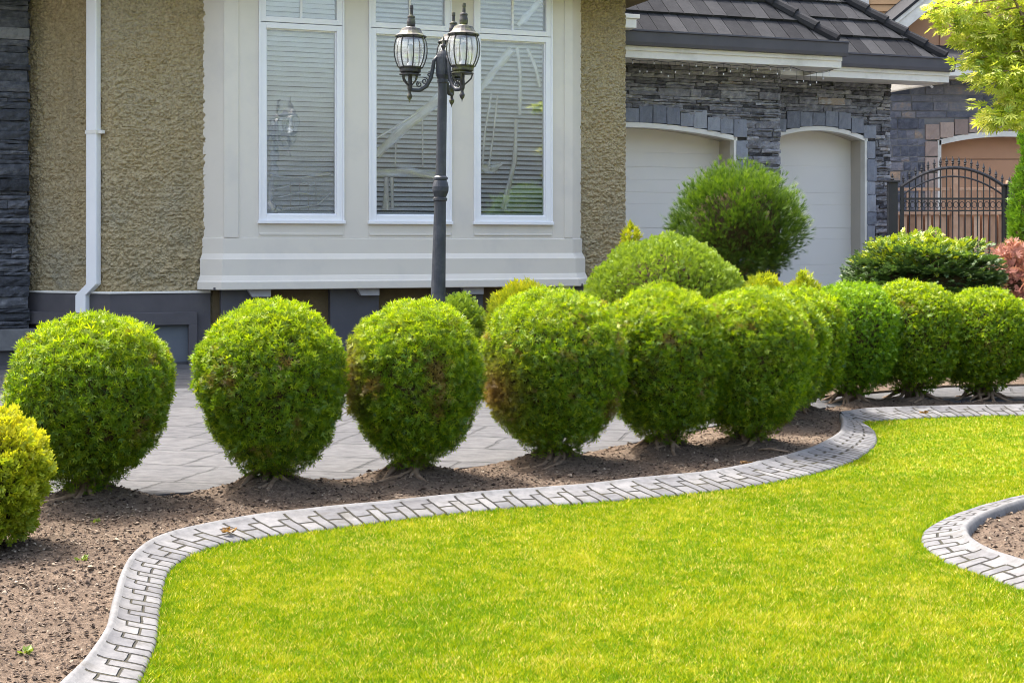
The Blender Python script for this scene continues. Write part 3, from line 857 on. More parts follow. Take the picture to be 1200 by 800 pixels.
# raised surround of the basement opening on the plinth
zA0 = hz(382, tA, BD - 0.08); zA1 = hz(367, tA, BD - 0.08)
tq1 = hp(231, BD - 0.1); tq0 = hp(221, BD - 0.1)
fr = MB()
chamfer_quad(fr, 0.11, zA0, zA1, tq1)
fr.box(tq0, tq1, BD - 0.112, BD - 0.034, 0.03, zA0)
fr.build('basement_surround', M['darkgrey'], house, bevel=0.005)
rc = MB(); rc.box(tA + 0.05, tq0 - 0.001, BD - 0.044, BD - 0.037, 0.06, zA0 - 0.002)
rc.build('basement_pane', M['dark'], house)

# the bay -------------------------------------------------------------
def bay_path(off):
    """plan of the bay: left facet, front, right facet, pushed out by off"""
    k = off * math.tan(PI / 8)
    q = BD
    return [(-q - off * R2 - 0.0, q - off * R2), (-k, -off), (tR + k, -off), (tR + q + off * R2, q - off * R2)]
def bay_sweep(mb, prof, mi=0):
    rings = []
    for off, z in prof:
        rings.append([(x, y, z) for x, y in bay_path(off)])
    v = [p for r in rings for p in r]
    f = []
    for i in range(len(rings) - 1):
        for k in range(3):
            f.append((i * 4 + k, i * 4 + k + 1, (i + 1) * 4 + k + 1, (i + 1) * 4 + k))
    mb.add(v, f, mi)

tm = hp(460)
zB = hz(261.5, tm)                 # window sill line
zP = hz(279, tm)                   # foot of the panelling
z1a, z1b, z2a, z2b, zBot = hz(297.5, tm), hz(302, tm), hz(322, tm), hz(327.5, tm), hz(337.5, tm)
base = MB()
bay_sweep(base, [(-0.1, zBot + 0.001), (0.10, zBot + 0.001), (0.105, zBot + 0.01), (0.105, z2b - 0.012), (0.085, z2b + 0.006), (0.06, z2a), (0.055, z2a + 0.004), (0.055, z1b - 0.012), (0.045, z1b), (0.018, z1a), (0.013, z1a + 0.006), (0.013, zP - 0.006), (0.0, zP)])
base.build('bay_base_moulding', M['cream'], house, bevel=0.003)

WIN = [(303, 403), (432, 529), (555, 647)]
wins = [(hp(a), hp(b)) for a, b in WIN]
pan = MB()
# posts between the windows and the apron below them
edges = [0.0] + [x for wv in wins for x in wv] + [tR]
for i in range(0, len(edges), 2):
    a, b = edges[i], edges[i + 1]
    pan.box(a, b, 0.0, 0.16, zP, ZTOP)
pan.box(wins[0][0], wins[0][1], 0.001, 0.16, zP, zB)
pan.box(wins[1][0], wins[1][1], 0.001, 0.16, zP, zB)
pan.box(wins[2][0], wins[2][1], 0.001, 0.16, zP, zB)
pan.build('bay_panel', M['cream'], house, bevel=0.003)
fc = MB()
fc.add([(-BD, BD, zP), (0, 0.0, zP), (0, 0.0, ZTOP), (-BD, BD, ZTOP)], [(0, 1, 2, 3)])
fc.build('bay_panel', M['cream'], house)
fc = MB()
fc.add([(tR, 0.0, zP), (tR + BD, BD, zP), (tR + BD, BD, ZTOP), (tR, 0.0, ZTOP)], [(0, 1, 2, 3)])
fc.build('bay_panel', M['cream'], house)
# corner boards and the thin rails of the panelling
tr = MB()
c1 = hp(279.5)
tr.box(0.003, c1, -0.014, 0.0, zP + 0.004, ZTOP)
c2 = hp(661, 0)
tr.box(c2, tR - 0.003, -0.014, 0.0, zP + 0.004, ZTOP)
for a, b in wins:
    tr.box(a + 0.01, b - 0.01, -0.009, 0.001, hz(276, tm), hz(273.5, tm))
tr.build('bay_trim', M['cream'], house, bevel=0.004)

# windows ---------------------------------------------------------------
zRail = hz(35, hp(480))            # meeting line between lower sash and transom
def make_window(i, a, b):
    fr = MB()
    fw = 0.085
    def frame(x0, x1, z0, z1, y0, y1, w_):
        fr.box(x0, x0 + w_, y0, y1, z0, z1); fr.box(x1 - w_, x1, y0, y1, z0, z1)
        fr.box(x0 + w_, x1 - w_, y0, y1, z0, z0 + w_); fr.box(x0 + w_, x1 - w_, y0, y1, z1 - w_, z1)
    # outer brickmould
    fr.box(a, a + 0.022, -0.03, 0.12, zB, ZTOP); fr.box(b - 0.022, b, -0.03, 0.12, zB, ZTOP)
    fr.box(a - 0.012, b + 0.012, -0.042, 0.12, zB - 0.012, zB + 0.026)
    # lower sash and transom sash
    x0, x1 = a + 0.022, b - 0.022
    frame(x0, x1, zB + 0.026, zRail - 0.004, -0.016, 0.10, 0.066)
    frame(x0 + 0.066, x1 - 0.066, zB + 0.092, zRail - 0.07, 0.012, 0.085, 0.014)
    frame(x0, x1, zRail + 0.004, ZTOP, -0.016, 0.10, 0.062)
    f = fr.build('window', M['white'], house, bevel=0.003)
    mu = MB()
    mid = (a + b) / 2
    mu.box(mid - 0.014, mid + 0.014, 0.02, 0.05, zRail + 0.066, ZTOP - 0.062)
    mu.build('muntin', M['white'], f, bevel=0.002)
    gl = MB()
    gl.box(x0 + 0.08, x1 - 0.08, 0.034, 0.037, zB + 0.106, zRail - 0.084)
    gl.box(x0 + 0.062, x1 - 0.062, 0.034, 0.037, zRail + 0.066, ZTOP - 0.062)
    gl.build('pane', M['glass'], f)
    # blind slats
    bl = MB()
    z = zB + 0.115; tilt = -math.radians((71, 54, 50)[i]); n = 0
    half = (0.0290, 0.0270, 0.0270)[i]
    while z < ZTOP - 0.07:
        if abs(z - zRail) > 0.075:
            tl = tilt + random.uniform(-0.05, 0.05)
            dy, dz = half * math.cos(tl), half * math.sin(tl)
            sag = random.uniform(-0.004, 0.004)
            yb = 0.085
            xs = [x0 + 0.07, (x0 + x1) / 2, x1 - 0.07]
            v = []
            for xx, s_ in zip(xs, (0, sag, 0)):
                v += [(xx, yb + dy, z - dz + s_), (xx, yb, z + 0.004 + s_), (xx, yb - dy, z + dz + s_)]
            bl.add(v, [(0, 3, 4, 1), (1, 4, 5, 2), (3, 6, 7, 4), (4, 7, 8, 5)])
        z += 0.058
    bl.build('blind', M['blind'] if i == 0 else M['blind_b'], f)
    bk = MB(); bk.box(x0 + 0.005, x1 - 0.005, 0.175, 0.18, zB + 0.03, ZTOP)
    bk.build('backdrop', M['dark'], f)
    return f
WF = [make_window(i, a, b) for i, (a, b) in enumerate(wins)]

def ribbon(mb, px_pts, widths, d):
    """white band behind the glass, shaped as a window reflection, given by its centre line"""
    pts = []
    for (px, py) in px_pts:
        t = hp(px, d); pts.append(Vector((t, d, hz(py, t, d))))
    n = 14 * (len(pts) - 1)
    vs = []; 
    for k in range(n + 1):
        s = k / n * (len(pts) - 1); i = min(int(s), len(pts) - 2); f = s - i
        p = pts[i].lerp(pts[i + 1], f)
        dv = (pts[i + 1] - pts[i]).normalized()
        nv = Vector((-dv.z, 0, dv.x))
        w_ = widths[i] * (1 - f) + widths[i + 1] * f
        w_ *= 1 + 0.10 * math.sin(k * 0.5 + px_pts[0][0])
        for q in (-1, -0.33, 0.33, 1):
            vs.append(p + nv * (w_ * q / 2) + Vector((0, 0.006 * math.sin(q * 4 + k * 0.25), 0)))
    fs = []
    for k in range(n):
        for q in range(3):
            fs.append((k * 4 + q, k * 4 + q + 1, (k + 1) * 4 + q + 1, (k + 1) * 4 + q))
    o_ = len(mb.t)
    mb.add(vs, fs)
    for k in range(n + 1):
        for c, q in enumerate((0.35, 1.0, 1.0, 0.35)):
            mb.t[o_ + k * 4 + c] = (q, q, q, 1)
dG = 0.041
s1 = MB()  # added strips behind each pane, reflections put into their shape and colour
ribbon(s1, [(314, 236), (322, 246), (330, 247)], [0.05, 0.12, 0.02], dG)
ribbon(s1, [(316, 205), (350, 209), (388, 203)], [0.03, 0.02, 0.05], dG)
ribbon(s1, [(318, 222), (352, 214), (388, 226)], [0.05, 0.012, 0.012], dG)
ribbon(s1, [(320, 232), (352, 226), (380, 230)], [0.02, 0.035, 0.01], dG)
for px in (340, 351, 361, 370):
    ribbon(s1, [(px, 214), (px + 0.5, 246)], [0.010, 0.012], dG)
ribbon(s1, [(330, 243), (352, 243), (372, 240), (388, 226)], [0.02, 0.03, 0.02, 0.02], dG)
s1.build('reflection_strips', M['reflection'], WF[0], smooth=True)
s2 = MB()
ribbon(s2, [(441, 182), (470, 153), (496, 132), (519, 112)], [0.10, 0.13, 0.13, 0.14], dG)
ribbon(s2, [(441, 162), (470, 145), (492, 130)], [0.03, 0.04, 0.03], dG)
ribbon(s2, [(441, 203), (480, 201), (516, 207)], [0.10, 0.11, 0.10], dG)
ribbon(s2, [(495, 138), (495.5, 196)], [0.022, 0.022], dG)
ribbon(s2, [(464, 168), (463, 196)], [0.02, 0.02], dG)
ribbon(s2, [(453, 208), (452, 246)], [0.05, 0.11], dG)
ribbon(s2, [(459, 208), (460, 244)], [0.05, 0.05], dG)
s2.build('reflection_strips', M['reflection'], WF[1], smooth=True)
s3 = MB()
ribbon(s3, [(563, 106), (580, 82), (600, 58)], [0.09, 0.09, 0.12], dG)
ribbon(s3, [(607, 30), (622, 14), (633, 1)], [0.09, 0.09, 0.09], dG)
ribbon(s3, [(606, 56), (610, 90), (609, 135)], [0.05, 0.055, 0.05], dG)
ribbon(s3, [(618, 57), (628, 80), (633, 102)], [0.05, 0.06, 0.05], dG)
ribbon(s3, [(576, 110), (569, 150), (565, 196)], [0.03, 0.035, 0.03], dG)
ribbon(s3, [(583, 112), (578, 160), (573, 195)], [0.025, 0.03, 0.03], dG)
ribbon(s3, [(564, 196), (576, 199), (588, 192)], [0.10, 0.12, 0.05], dG)
ribbon(s3, [(605, 140), (603, 190), (590, 246)], [0.05, 0.07, 0.08], dG)
s3.build('reflection_strips', M['reflection'], WF[2], smooth=True)

# under the bay
ub = MB(); ub.box(-0.1, tR + 0.15, BD - 0.012, BD + 0.02, 0.0, zBot + 0.01)
ub.build('foundation_wall', M['tanwall'], house)
us = MB(); us.box(-0.12, tR + 0.12, -0.05, BD - 0.014, zBot + 0.003, zBot + 0.03)
us.build('bay_soffit', M['darkgrey'], house)
for a, b, br in ((259, 317, (290, 317)), (387, 444, (418, 444)), (509, 566, (541, 566)), (632, 684, (655, 672))):
    p_ = MB(); p_.box(hp(a, 0.08), hp(b, 0.08), 0.08, BD - 0.013, 0.0, zBot + 0.002)
    o = p_.build('foundation_pier', M['gutter'], house, bevel=0.005)
    k_ = MB(); ta, tb = hp(br[0], 0.0), hp(br[1], 0.0)
    zb_ = zBot - 0.085
    k_.add([(ta, -0.03, zBot), (tb, -0.03, zBot), (tb, -0.03, zb_), (ta + 0.05, -0.03, zb_), (ta, 0.079, zBot), (tb, 0.079, zBot), (tb, 0.079, zb_), (ta + 0.05, 0.079, zb_)],
           [(0, 3, 2, 1), (4, 5, 6, 7), (0, 1, 5, 4), (3, 7, 6, 2), (1, 2, 6, 5), (0, 4, 7, 3)])
    k_.build('bracket', M['bracket'], o, bevel=0.004)

# downspout on the angled wall -----------------------------------------
def on_chamfer(px, off):
    """distance along the angled wall (from the corner) where a sight line meets it"""
    best = None
    for k in np.linspace(0.0, 1.9, 800):
        t, d = tA - k * R2 - off * R2, BD + k * R2 - off * R2
        X, Y, _ = hw(t, d)
        e = abs(600 + F * X / Y - px)
        if best is None or e < best[0]: best = (e, k, t, d, Y)
    return best
def spout_pt(px, py, off=0.06):
    _, k, t, d, Y = on_chamfer(px, off)
    return Vector((t, d, H - (py - HY) / F * Y))
dsp = MB()
a_ = spout_pt(109.5, 0); b_ = spout_pt(109.5, 332); c_ = spout_pt(97, 349); d_ = spout_pt(97, 400)
a_.z = ZTOP - 0.1; d_.z = 0.06
ax = Vector((R2, -R2, 0)); ay = Vector((-R2, -R2, 0))
def duct(mb, pts, wx, wy):
    vs = []
    for p in pts:
        for sx, sy in ((-1, -1), (1, -1), (1, 1), (-1, 1)):
            vs.append(p + ax * (sx * wx / 2) + ay * (sy * wy / 2))
    fs = []
    for i in range(len(pts) - 1):
        for k in range(4):
            fs.append((i * 4 + k, i * 4 + (k + 1) % 4, (i + 1) * 4 + (k + 1) % 4, (i + 1) * 4 + k))
    fs += [(0, 1, 2, 3), tuple(4 * (len(pts) - 1) + k for k in (3, 2, 1, 0))]
    mb.add(vs, fs)
duct(dsp, [a_, b_ + Vector((0, 0, 0.03)), b_ - Vector((0, 0, 0.01)), c_ + Vector((0, 0, 0.03)), c_ - Vector((0, 0, 0.02)), d_], 0.150, 0.09)
dso = dsp.build('downspout', M['white'], house, bevel=0.012)
stp = MB(); sp_ = spout_pt(109.5, 155)
duct(stp, [sp_ - Vector((0, 0, 0.02)), sp_ + Vector((0, 0, 0.02))], 0.162, 0.10)
stp.obox(sp_ + ax * 0.08 + ay * -0.03 - Vector((0, 0, 0.02)), ax * 0.06, ay * 0.05, (0, 0, 0.04))
stp.build('strap', M['trim'], dso, bevel=0.003)

# stone cladding --------------------------------------------------------
def stone(mb, p0, du, L, z0, z1, dep, nrm, rough=0.010, nx=None, tint=None, mi=0, back=0.03):
    """one split stone with a bumpy face: p0 start (x,y), du direction, nrm outward"""
    nx = nx or max(2, min(7, int(L / 0.05))); nz = 2 if z1 - z0 < 0.07 else 3
    vs = []
    for j in range(nz + 1):
        for i in range(nx + 1):
            u = L * i / nx; z = z0 + (z1 - z0) * j / nz
            edge = (i in (0, nx)) or (j in (0, nz))
            h = dep + random.uniform(-rough, rough) - (rough * 1.1 if edge else 0)
            if j not in (0, nz): z += random.uniform(-0.2, 0.2) * (z1 - z0) / nz
            elif 0 < i < nx: z += random.uniform(-0.004, 0.004)
            vs.append((p0[0] + du[0] * u + nrm[0] * h, p0[1] + du[1] * u + nrm[1] * h, z))
    f = []
    w_ = nx + 1
    for j in range(nz):
        for i in range(nx):
            f.append((j * w_ + i, j * w_ + i + 1, (j + 1) * w_ + i + 1, (j + 1) * w_ + i))
    # sides back into the wall
    b0 = len(vs)
    ring = [i for i in range(w_)] + [j * w_ + nx for j in range(1, nz + 1)] + [nz * w_ + i for i in range(nx - 1, -1, -1)] + [j * w_ for j in range(nz - 1, 0, -1)]
    for q in ring:
        x, y, z = vs[q]
        # pull back onto the wall plane
        h = (x - p0[0]) * nrm[0] + (y - p0[1]) * nrm[1]
        vs.append((x - nrm[0] * (h + back), y - nrm[1] * (h + back), z))
    m_ = len(ring)
    for k in range(m_):
        k2 = (k + 1) % m_
        f.append((ring[k2], ring[k], b0 + k, b0 + k2))
    mb.add(vs, f, mi, tint)

def rand_tint():
    r = min(1, max(0, random.gauss(0.45, 0.2)))
    return (r, random.random(), random.random(), 1)

# left porch pier of ledge stone
pd = 0.85
def pier_t(px): return hp(px, pd)
pt0, pt1 = pier_t(-75), pier_t(33)
zs0 = hz(385, pier_t(20), pd)
pm = MB()
pm.box(pt0, pt1 - 0.02, pd + 0.03, pd + 0.75, zs0, ZTOP, 1)
z = zs0
while z < ZTOP:
    hh = random.choice((0.045, 0.06, 0.075, 0.10, 0.12, 0.135))
    x = pt0 - random.uniform(0, 0.2)
    while x < pt1:
        L = random.uniform(0.28, 0.9)
        x2 = min(x + L, pt1 + random.uniform(-0.012, 0.03))
        if pt1 - x2 < 0.14: x2 = pt1 + random.uniform(-0.012, 0.03)
        stone(pm, (x, pd), (1, 0), x2 - x - 0.004, z, z + hh - 0.005, 0.02 + random.uniform(0, 0.05), (0, -1), 0.012, tint=rand_tint(), back=0.05)
        x = x2
        if x >= pt1 - 0.02: break
    y = pd + 0.02
    while y < pd + 0.7:
        L = random.uniform(0.25, 0.6)
        stone(pm, (pt1 - 0.025, y), (0, 1), min(L, pd + 0.74 - y) - 0.004, z, z + hh - 0.005, 0.02 + random.uniform(0, 0.03), (1, 0), 0.01, tint=rand_tint(), back=0.03)
        y += L
    z += hh
pm.build('stone_pier', [M['slate'], M['mortar']], house)
ps = MB()
tp1 = hp(52, pd - 0.12)
zs1 = hz(411, pier_t(20), pd - 0.12)
ps.box(pt0 - 2.0, tp1, pd - 0.12, pd + 2.2, zs1, zs0 - 0.001)
ps.box(pt0 - 2.0, tp1 - 0.05, pd - 0.06, pd + 2.2, 0.0, zs1 - 0.001, 1)
ps.build('porch_step', [M['stepgrey'], M['darkgrey']], house, bevel=0.01)

# main roof: deep eaves above the picture, porch roof over the pier ------
rf = MB()
re0, re1 = tA - 5.5, tE + 0.30
ed = -0.40; zE = hz(-9, re1, ed)
def slab(mb, pts, thick, mi=0):
    n = len(pts)
    v = [tuple(p) for p in pts] + [(p[0], p[1], p[2] - thick) for p in pts]
    f = [tuple(range(n)), tuple(range(2 * n - 1, n - 1, -1))] + [(i, n + i, n + (i + 1) % n, (i + 1) % n) for i in range(n)]
    mb.add(v, f, mi)
rp = 0.42
slab(rf, [(re0, ed - 0.1, zE + 0.22), (re1, ed - 0.1, zE + 0.22), (re1, 4.8, zE + 0.22 + rp * 4.9), (re0, 4.8, zE + 0.22 + rp * 4.9)], 0.05)
slab(rf, [(re0, 4.8, zE + 0.22 + rp * 4.9), (re1, 4.8, zE + 0.22 + rp * 4.9), (re1, 9.8, zE + 0.1), (re0, 9.8, zE + 0.1)], 0.05)
rf.build('roof', M['tile'], house)
sf = MB()
sf.box(re0, re1, ed, BD + 0.02, zE, zE + 0.02, 0)
sf.box(re0, re1 - 0.0, ed - 0.05, ed - 0.001, zE - 0.02, zE + 0.2, 0)
sf.box(tE + 0.02, re1, BD + 0.021, 9.0, zE, zE + 0.02, 0)
sf.box(re1 + 0.001, re1 + 0.04, ed - 0.05, 9.0, zE - 0.0, zE + 0.2, 0)
sf.build('eave_soffit', M['tanwall'], house)

# ------------------------------------------------------------------ garage wing
D2 = 4.0; D1 = 2.95; OV = 0.70
g0 = hp(700, D1); g1 = hp(912, D1)              # wall 1
h0 = g1 - 0.15; h1 = hp(1043, D2)               # wall 2
e1 = hp(987, D1 - OV); e2 = hp(1113, D2 - OV)   # eave ends
ZW = hz(74, hp(850, D1), D1)                    # top of the stone
# openings
o1r = hp(861, D1); o1l = o1r - 3.4
z1s = hz(163, o1r, D1)
arch1 = lambda t: z1s + 0.16 * (1 - ((t - (o1l + o1r) / 2) / ((o1r - o1l) / 2)) ** 2)
o2l, o2r = hp(905, D2), hp(1014, D2)
z2s = hz(164, o2r, D2)
arch2 = lambda t: z2s + 0.16 * (1 - ((t - (o2l + o2r) / 2) / ((o2r - o2l) / 2)) ** 2)

def arched_wall(mb, t0, t1, d, ol, orr, arch, ztop, th, mi=0):
    """mortar backing of a wall with one arched opening, with its reveal"""
    if ol > t0: mb.box(t0, ol, d, d + th, 0, ztop, mi)
    if orr < t1: mb.box(orr, t1, d, d + th, 0, ztop, mi)
    ns = 24
    a0 = max(ol, t0)
    for k in range(ns):
        x0 = a0 + (orr - a0) * k / ns; x1 = a0 + (orr - a0) * (k + 1) / ns
        za, zb = arch(x0), arch(x1)
        mb.add([(x0, d, za), (x1, d, zb), (x1, d, ztop), (x0, d, ztop), (x0, d + th, za), (x1, d + th, zb), (x1, d + th, ztop), (x0, d + th, ztop)],
               [(0, 1, 2, 3), (7, 6, 5, 4), (0, 4, 5, 1), (3, 2, 6, 7)], mi)

def clad(mb, t0, t1, d, z0, z1, hole, hs, ls, vary=True):
    z = z0
    while z < z1 - 0.02:
        hh = random.choice(hs)
        if z + hh > z1: hh = z1 - z
        x = t0 - random.uniform(0, 0.2)
        while x < t1:
            L = random.uniform(*ls)
            x2 = min(x + L, t1)
            xa = max(x, t0)
            if x2 - xa > 0.03:
                # split around the opening
                segs = [(xa, x2)]
                out = []
                for sa, sb in segs:
                    st = max(2, int((sb - sa) / 0.04))
                    run = None
                    for q in range(st):
                        ca = sa + (sb - sa) * q / st; cb = sa + (sb - sa) * (q + 1) / st
                        if hole((ca + cb) / 2, z + hh / 2):
                            if run: out.append(tuple(run)); run = None
                        else:
                            if run: run[1] = cb
                            else: run = [ca, cb]
                    if run: out.append(tuple(run))
                for sa, sb in out:
                    if sb - sa < 0.025: continue
                    if hh > 0.11 and random.random() < 0.5:
                        zz = z + hh * random.uniform(0.4, 0.6)
                        stone(mb, (sa, d), (1, 0), sb - sa - 0.006, z, zz - 0.003, 0.012 + random.uniform(0, 0.05), (0, -1), 0.014, tint=rand_tint())
                        stone(mb, (sa, d), (1, 0), sb - sa - 0.006, zz + 0.003, z + hh - 0.006, 0.012 + random.uniform(0, 0.05), (0, -1), 0.014, tint=rand_tint())
                    else:
                        stone(mb, (sa, d), (1, 0), sb - sa - 0.006, z, z + hh - 0.006, 0.012 + random.uniform(0, 0.05), (0, -1), 0.014, tint=rand_tint())
            x = x2
        z += hh

VH = 0.25
def hole1(t, z): return (o1l - 0.2 < t < o1r + 0.02 and z < arch1(min(max(t, o1l), o1r)) + VH) or (o1r <= t < o1r + 0.19 and z < z1s + 0.02)
def hole2(t, z): return (o2l - 0.2 < t < o2r + 0.02 and z < arch2(min(max(t, o2l), o2r)) + VH) or (o2r <= t < o2r + 0.19 and z < z2s + 0.02)
gw = MB(); arched_wall(gw, g0, g1, D1, o1l, o1r, arch1, ZW + 0.05, 0.5, 1)
gw.box(g1 - 0.02, g1 - 0.001, D1 + 0.5, D2 + 0.1, 0, ZW + 0.05, 1)
clad(gw, g0, g1 + 0.03, D1, 0.9, ZW + 0.04, hole1, (0.04, 0.05, 0.065, 0.08, 0.12), (0.14, 0.55))
gw.build('stone_wall', [M['slate2'], M['mortar']], house)
gw = MB(); arched_wall(gw, h0, h1, D2, o2l, o2r, arch2, ZW + 0.05, 0.4, 1)
clad(gw, g1 - 0.02, h1, D2, 0.9, ZW + 0.04, hole2, (0.04, 0.05, 0.065, 0.08, 0.12), (0.14, 0.55))
gw.build('stone_wall', [M['slate2'], M['mortar']], house)

def vouss(mb, ol, orr, arch, d, tstart, zj, n):
    """tall blocks over the arch, then blocks down the right jamb"""
    a0 = max(ol, tstart)
    wv = (orr + 0.19 - a0) / n
    for k in range(n):
        x0 = a0 + wv * k
        xm = min(x0 + wv / 2, orr)
        zb = arch(xm) + 0.05 if x0 + wv / 2 < orr else arch(orr) + 0.03
        r = random.random()
        stone(mb, (x0 + 0.006, d), (1, 0), wv - 0.012, zb, zb + VH + random.uniform(-0.05, 0.03), 0.045 + random.uniform(0, 0.015), (0, -1), 0.007, nx=4, tint=(r, r, r, 1))
    z = arch(orr) - 0.02
    while z > zj:
        hh = random.choice((0.22, 0.3, 0.38))
        r = random.random()
        stone(mb, (orr + 0.012, d), (1, 0), 0.18 + random.uniform(-0.04, 0.02), z - hh + 0.006, z - 0.006, 0.045, (0, -1), 0.007, nx=3, tint=(r, r, r, 1))
        z -= hh
v1 = MB(); vouss(v1, o1l, o1r, arch1, D1, hp(715, D1), 1.2, 10); v1.build('arch_stones', M['vouss'], house)
v2 = MB(); vouss(v2, o2l, o2r, arch2, D2, g1 - 0.05, 0.9, 8); v2.build('arch_stones', M['vouss'], house)

def garage_door(ol, orr, arch, d, name_rows, depth, tstart):
    """door leaf set back in its opening, pale casing round the arch, plain reveal"""
    dd = d + depth
    mb = MB()
    zs = [0.0] + sorted(hz(py, (ol + orr) / 2, dd) for py in name_rows)
    top = arch((ol + orr) / 2) + 0.15
    zs.append(top)
    for i in range(len(zs) - 1):
        gsm = 0.003
        mb.box(ol - 0.05, orr + 0.02, dd + (0.0 if i % 2 == 0 else 0.003), dd + 0.05, zs[i] + gsm / 2, zs[i + 1] - gsm / 2)
    mb.box(ol - 0.05, orr + 0.02, dd + 0.008, dd + 0.06, 0.0, top - 0.01)
    o = mb.build('garage_door', M['doorpaint'], house, bevel=0.003)
    # casing on the wall face following the arch
    cs = MB()
    a0 = max(ol, tstart); ns = 28; cw = 0.05
    for k in range(ns):
        x0 = a0 + (orr - a0) * k / ns; x1 = a0 + (orr - a0) * (k + 1) / ns
        za, zb = arch(x0), arch(x1)
        cs.add([(x0, d - 0.03, za - 0.03), (x1, d - 0.03, zb - 0.03), (x1, d - 0.03, zb + 0.045), (x0, d - 0.03, za + 0.045), (x0, d + 0.10, za - 0.03), (x1, d + 0.10, zb - 0.03), (x1, d - 0.001, zb + 0.045), (x0, d - 0.001, za + 0.045)],
               [(0, 1, 2, 3), (0, 4, 5, 1), (3, 2, 6, 7)])
    cs.box(orr - 0.03, orr + 0.03, d - 0.03, d + 0.10, 0.0, arch(orr) + 0.04)
    cs.build('casing', M['trim'], o, bevel=0.004)
    rv = MB()
    rv.box(orr - 0.02, orr - 0.001, d + 0.101, dd + 0.02, 0.0, arch(orr) - 0.002)
    for k in range(ns):
        x0 = a0 + (orr - a0) * k / ns; x1 = a0 + (orr - a0) * (k + 1) / ns
        za, zb = arch(x0) - 0.004, arch(x1) - 0.004
        rv.add([(x0, d + 0.101, za), (x1, d + 0.101, zb), (x1, dd + 0.02, zb), (x0, dd + 0.02, za)], [(0, 3, 2, 1)])
    rv.build('reveal', M['reveal'], o)
rows = (178, 195, 210, 225, 239, 267, 280, 309, 322)
garage_door(o1l, o1r, arch1, D1, rows, 0.45, hp(712, D1))
garage_door(o2l, o2r, arch2, D2, (195, 226, 240, 267, 280, 310, 322), 0.40, o2l)

# eaves: frieze, gutter, tiles, hip caps ---------------------------------
def eave_run(t0, t1, d, zf0, zf1, zg1, wall_d):
    f_ = MB()
    f_.box(t0, t1, d + 0.02, d + 0.05, zf0, zf1)
    f_.box(t0, t1 + 0.0, d - 0.004, d + 0.019, zf0 + (zf1 - zf0) * 0.62, zf1)
    f_.box(t0, t1, d + 0.051, wall_d - 0.06, zf0 + 0.01, zf0 + 0.03)
    f_.box(t1 - 0.03, t1, d + 0.051, wall_d + 2.0, zf0, zf1)
    f_.build('fascia', M['trim'], house, bevel=0.004)
    gm = MB()
    prof = [(0.0, zf1), (-0.07, zf1 + 0.005), (-0.085, zf1 + 0.05), (-0.10, zg1 - 0.03), (-0.125, zg1 - 0.02), (-0.125, zg1), (-0.10, zg1), (-0.10, zg1 - 0.02), (0.0, zf1 + 0.03)]
    n = len(prof)
    vs = [(t0, d + y, z) for y, z in prof] + [(t1 + 0.05, d + y, z) for y, z in prof]
    fs = [(i, n + i, n + i + 1, i + 1) for i in range(n - 1)] + [tuple(range(n - 1, -1, -1)), tuple(range(n, 2 * n))]
    gm.add(vs, fs)
    gm.build('gutter', M['gutter'], house)

PITCH = 0.95
def tile_roof(t0, t1, d, z0, rise, name='garage_roof'):
    """courses of flat interlocking tiles up to a hip at the right end"""
    tb = MB()
    run = 0.36; tw = 0.245; th = 0.05
    nrow = int(rise / (run * PITCH)) + 1
    sl = Vector((0, 1, PITCH)).normalized(); up = Vector((0, -PITCH, 1)).normalized()
    for r in range(nrow):
        dy = run * r
        y = d + dy; zz = z0 + dy * PITCH
        xr = t1 - dy
        x = t0 - (0.5 * tw if r % 2 else 0) + random.uniform(-0.02, 0.02)
        while x < xr:
            xa = max(x, t0); xb = min(x + tw - 0.012, xr)
            if xb - xa > 0.03:
                Ls = run * math.sqrt(1 + PITCH ** 2) + 0.06
                cut = 0.0
                lift = random.uniform(-0.003, 0.004)
                p0 = Vector((xa, y, zz)) + up * (th + lift); p1 = Vector((xb, y, zz)) + up * (th + lift)
                topx = min(xb, xr - run)
                q1 = Vector((max(topx, xa), y + run, zz + run * PITCH)) + sl * 0.05 + up * 0.006
                q0 = Vector((xa if xa < xr - run else max(xa - 0.0, xr - run) , y + run, zz + run * PITCH)) + sl * 0.05 + up * 0.006
                ux = Vector((0, 0, 0))
                r_ = random.random()
                base_ = [p0, p1, q1, q0]
                lo = [v - up * th for v in base_]
                tb.add(base_ + lo, [(0, 1, 2, 3), (4, 5, 1, 0), (5, 6, 2, 1), (7, 4, 0, 3)], 0, (r_, r_, r_, 1))
            x += tw
    rr = run * nrow
    # hip end slope and ridge back
    tb.add([(t1, d, z0 - 0.01), (t1, d + 9, z0 - 0.01), (t1 - rr, d + 9, z0 + rr * PITCH), (t1 - rr, d + rr, z0 + rr * PITCH)], [(0, 1, 2, 3)], 0, (0.4, 0.4, 0.4, 1))
    tb.add([(t0, d, z0 - 0.02), (t1, d, z0 - 0.02), (t1 - rr, d + rr, z0 + rr * PITCH - 0.02), (t0, d + rr, z0 + rr * PITCH - 0.02)], [(0, 1, 2, 3)], 0, (0.1, 0.1, 0.1, 1))
    o = tb.build(name, M['tile'], house)
    hb = MB()
    dirh = Vector((-1, 1, PITCH)); Lh = dirh.length; dirh.normalize()
    s = -0.06
    while s < Lh * rr * 0.98:
        p = Vector((t1, d, z0 + 0.05)) + dirh * s; q = p + dirh * 0.44
        r_ = random.random()
        hb.tube([p + Vector((0, 0, 0.028)), q + Vector((0, 0, 0.0))], [0.105, 0.088], 10, 0, (r_ * 0.5, r_, r_, 1))
        s += 0.39
    hb.build('hip_cap', M['tile'], o)

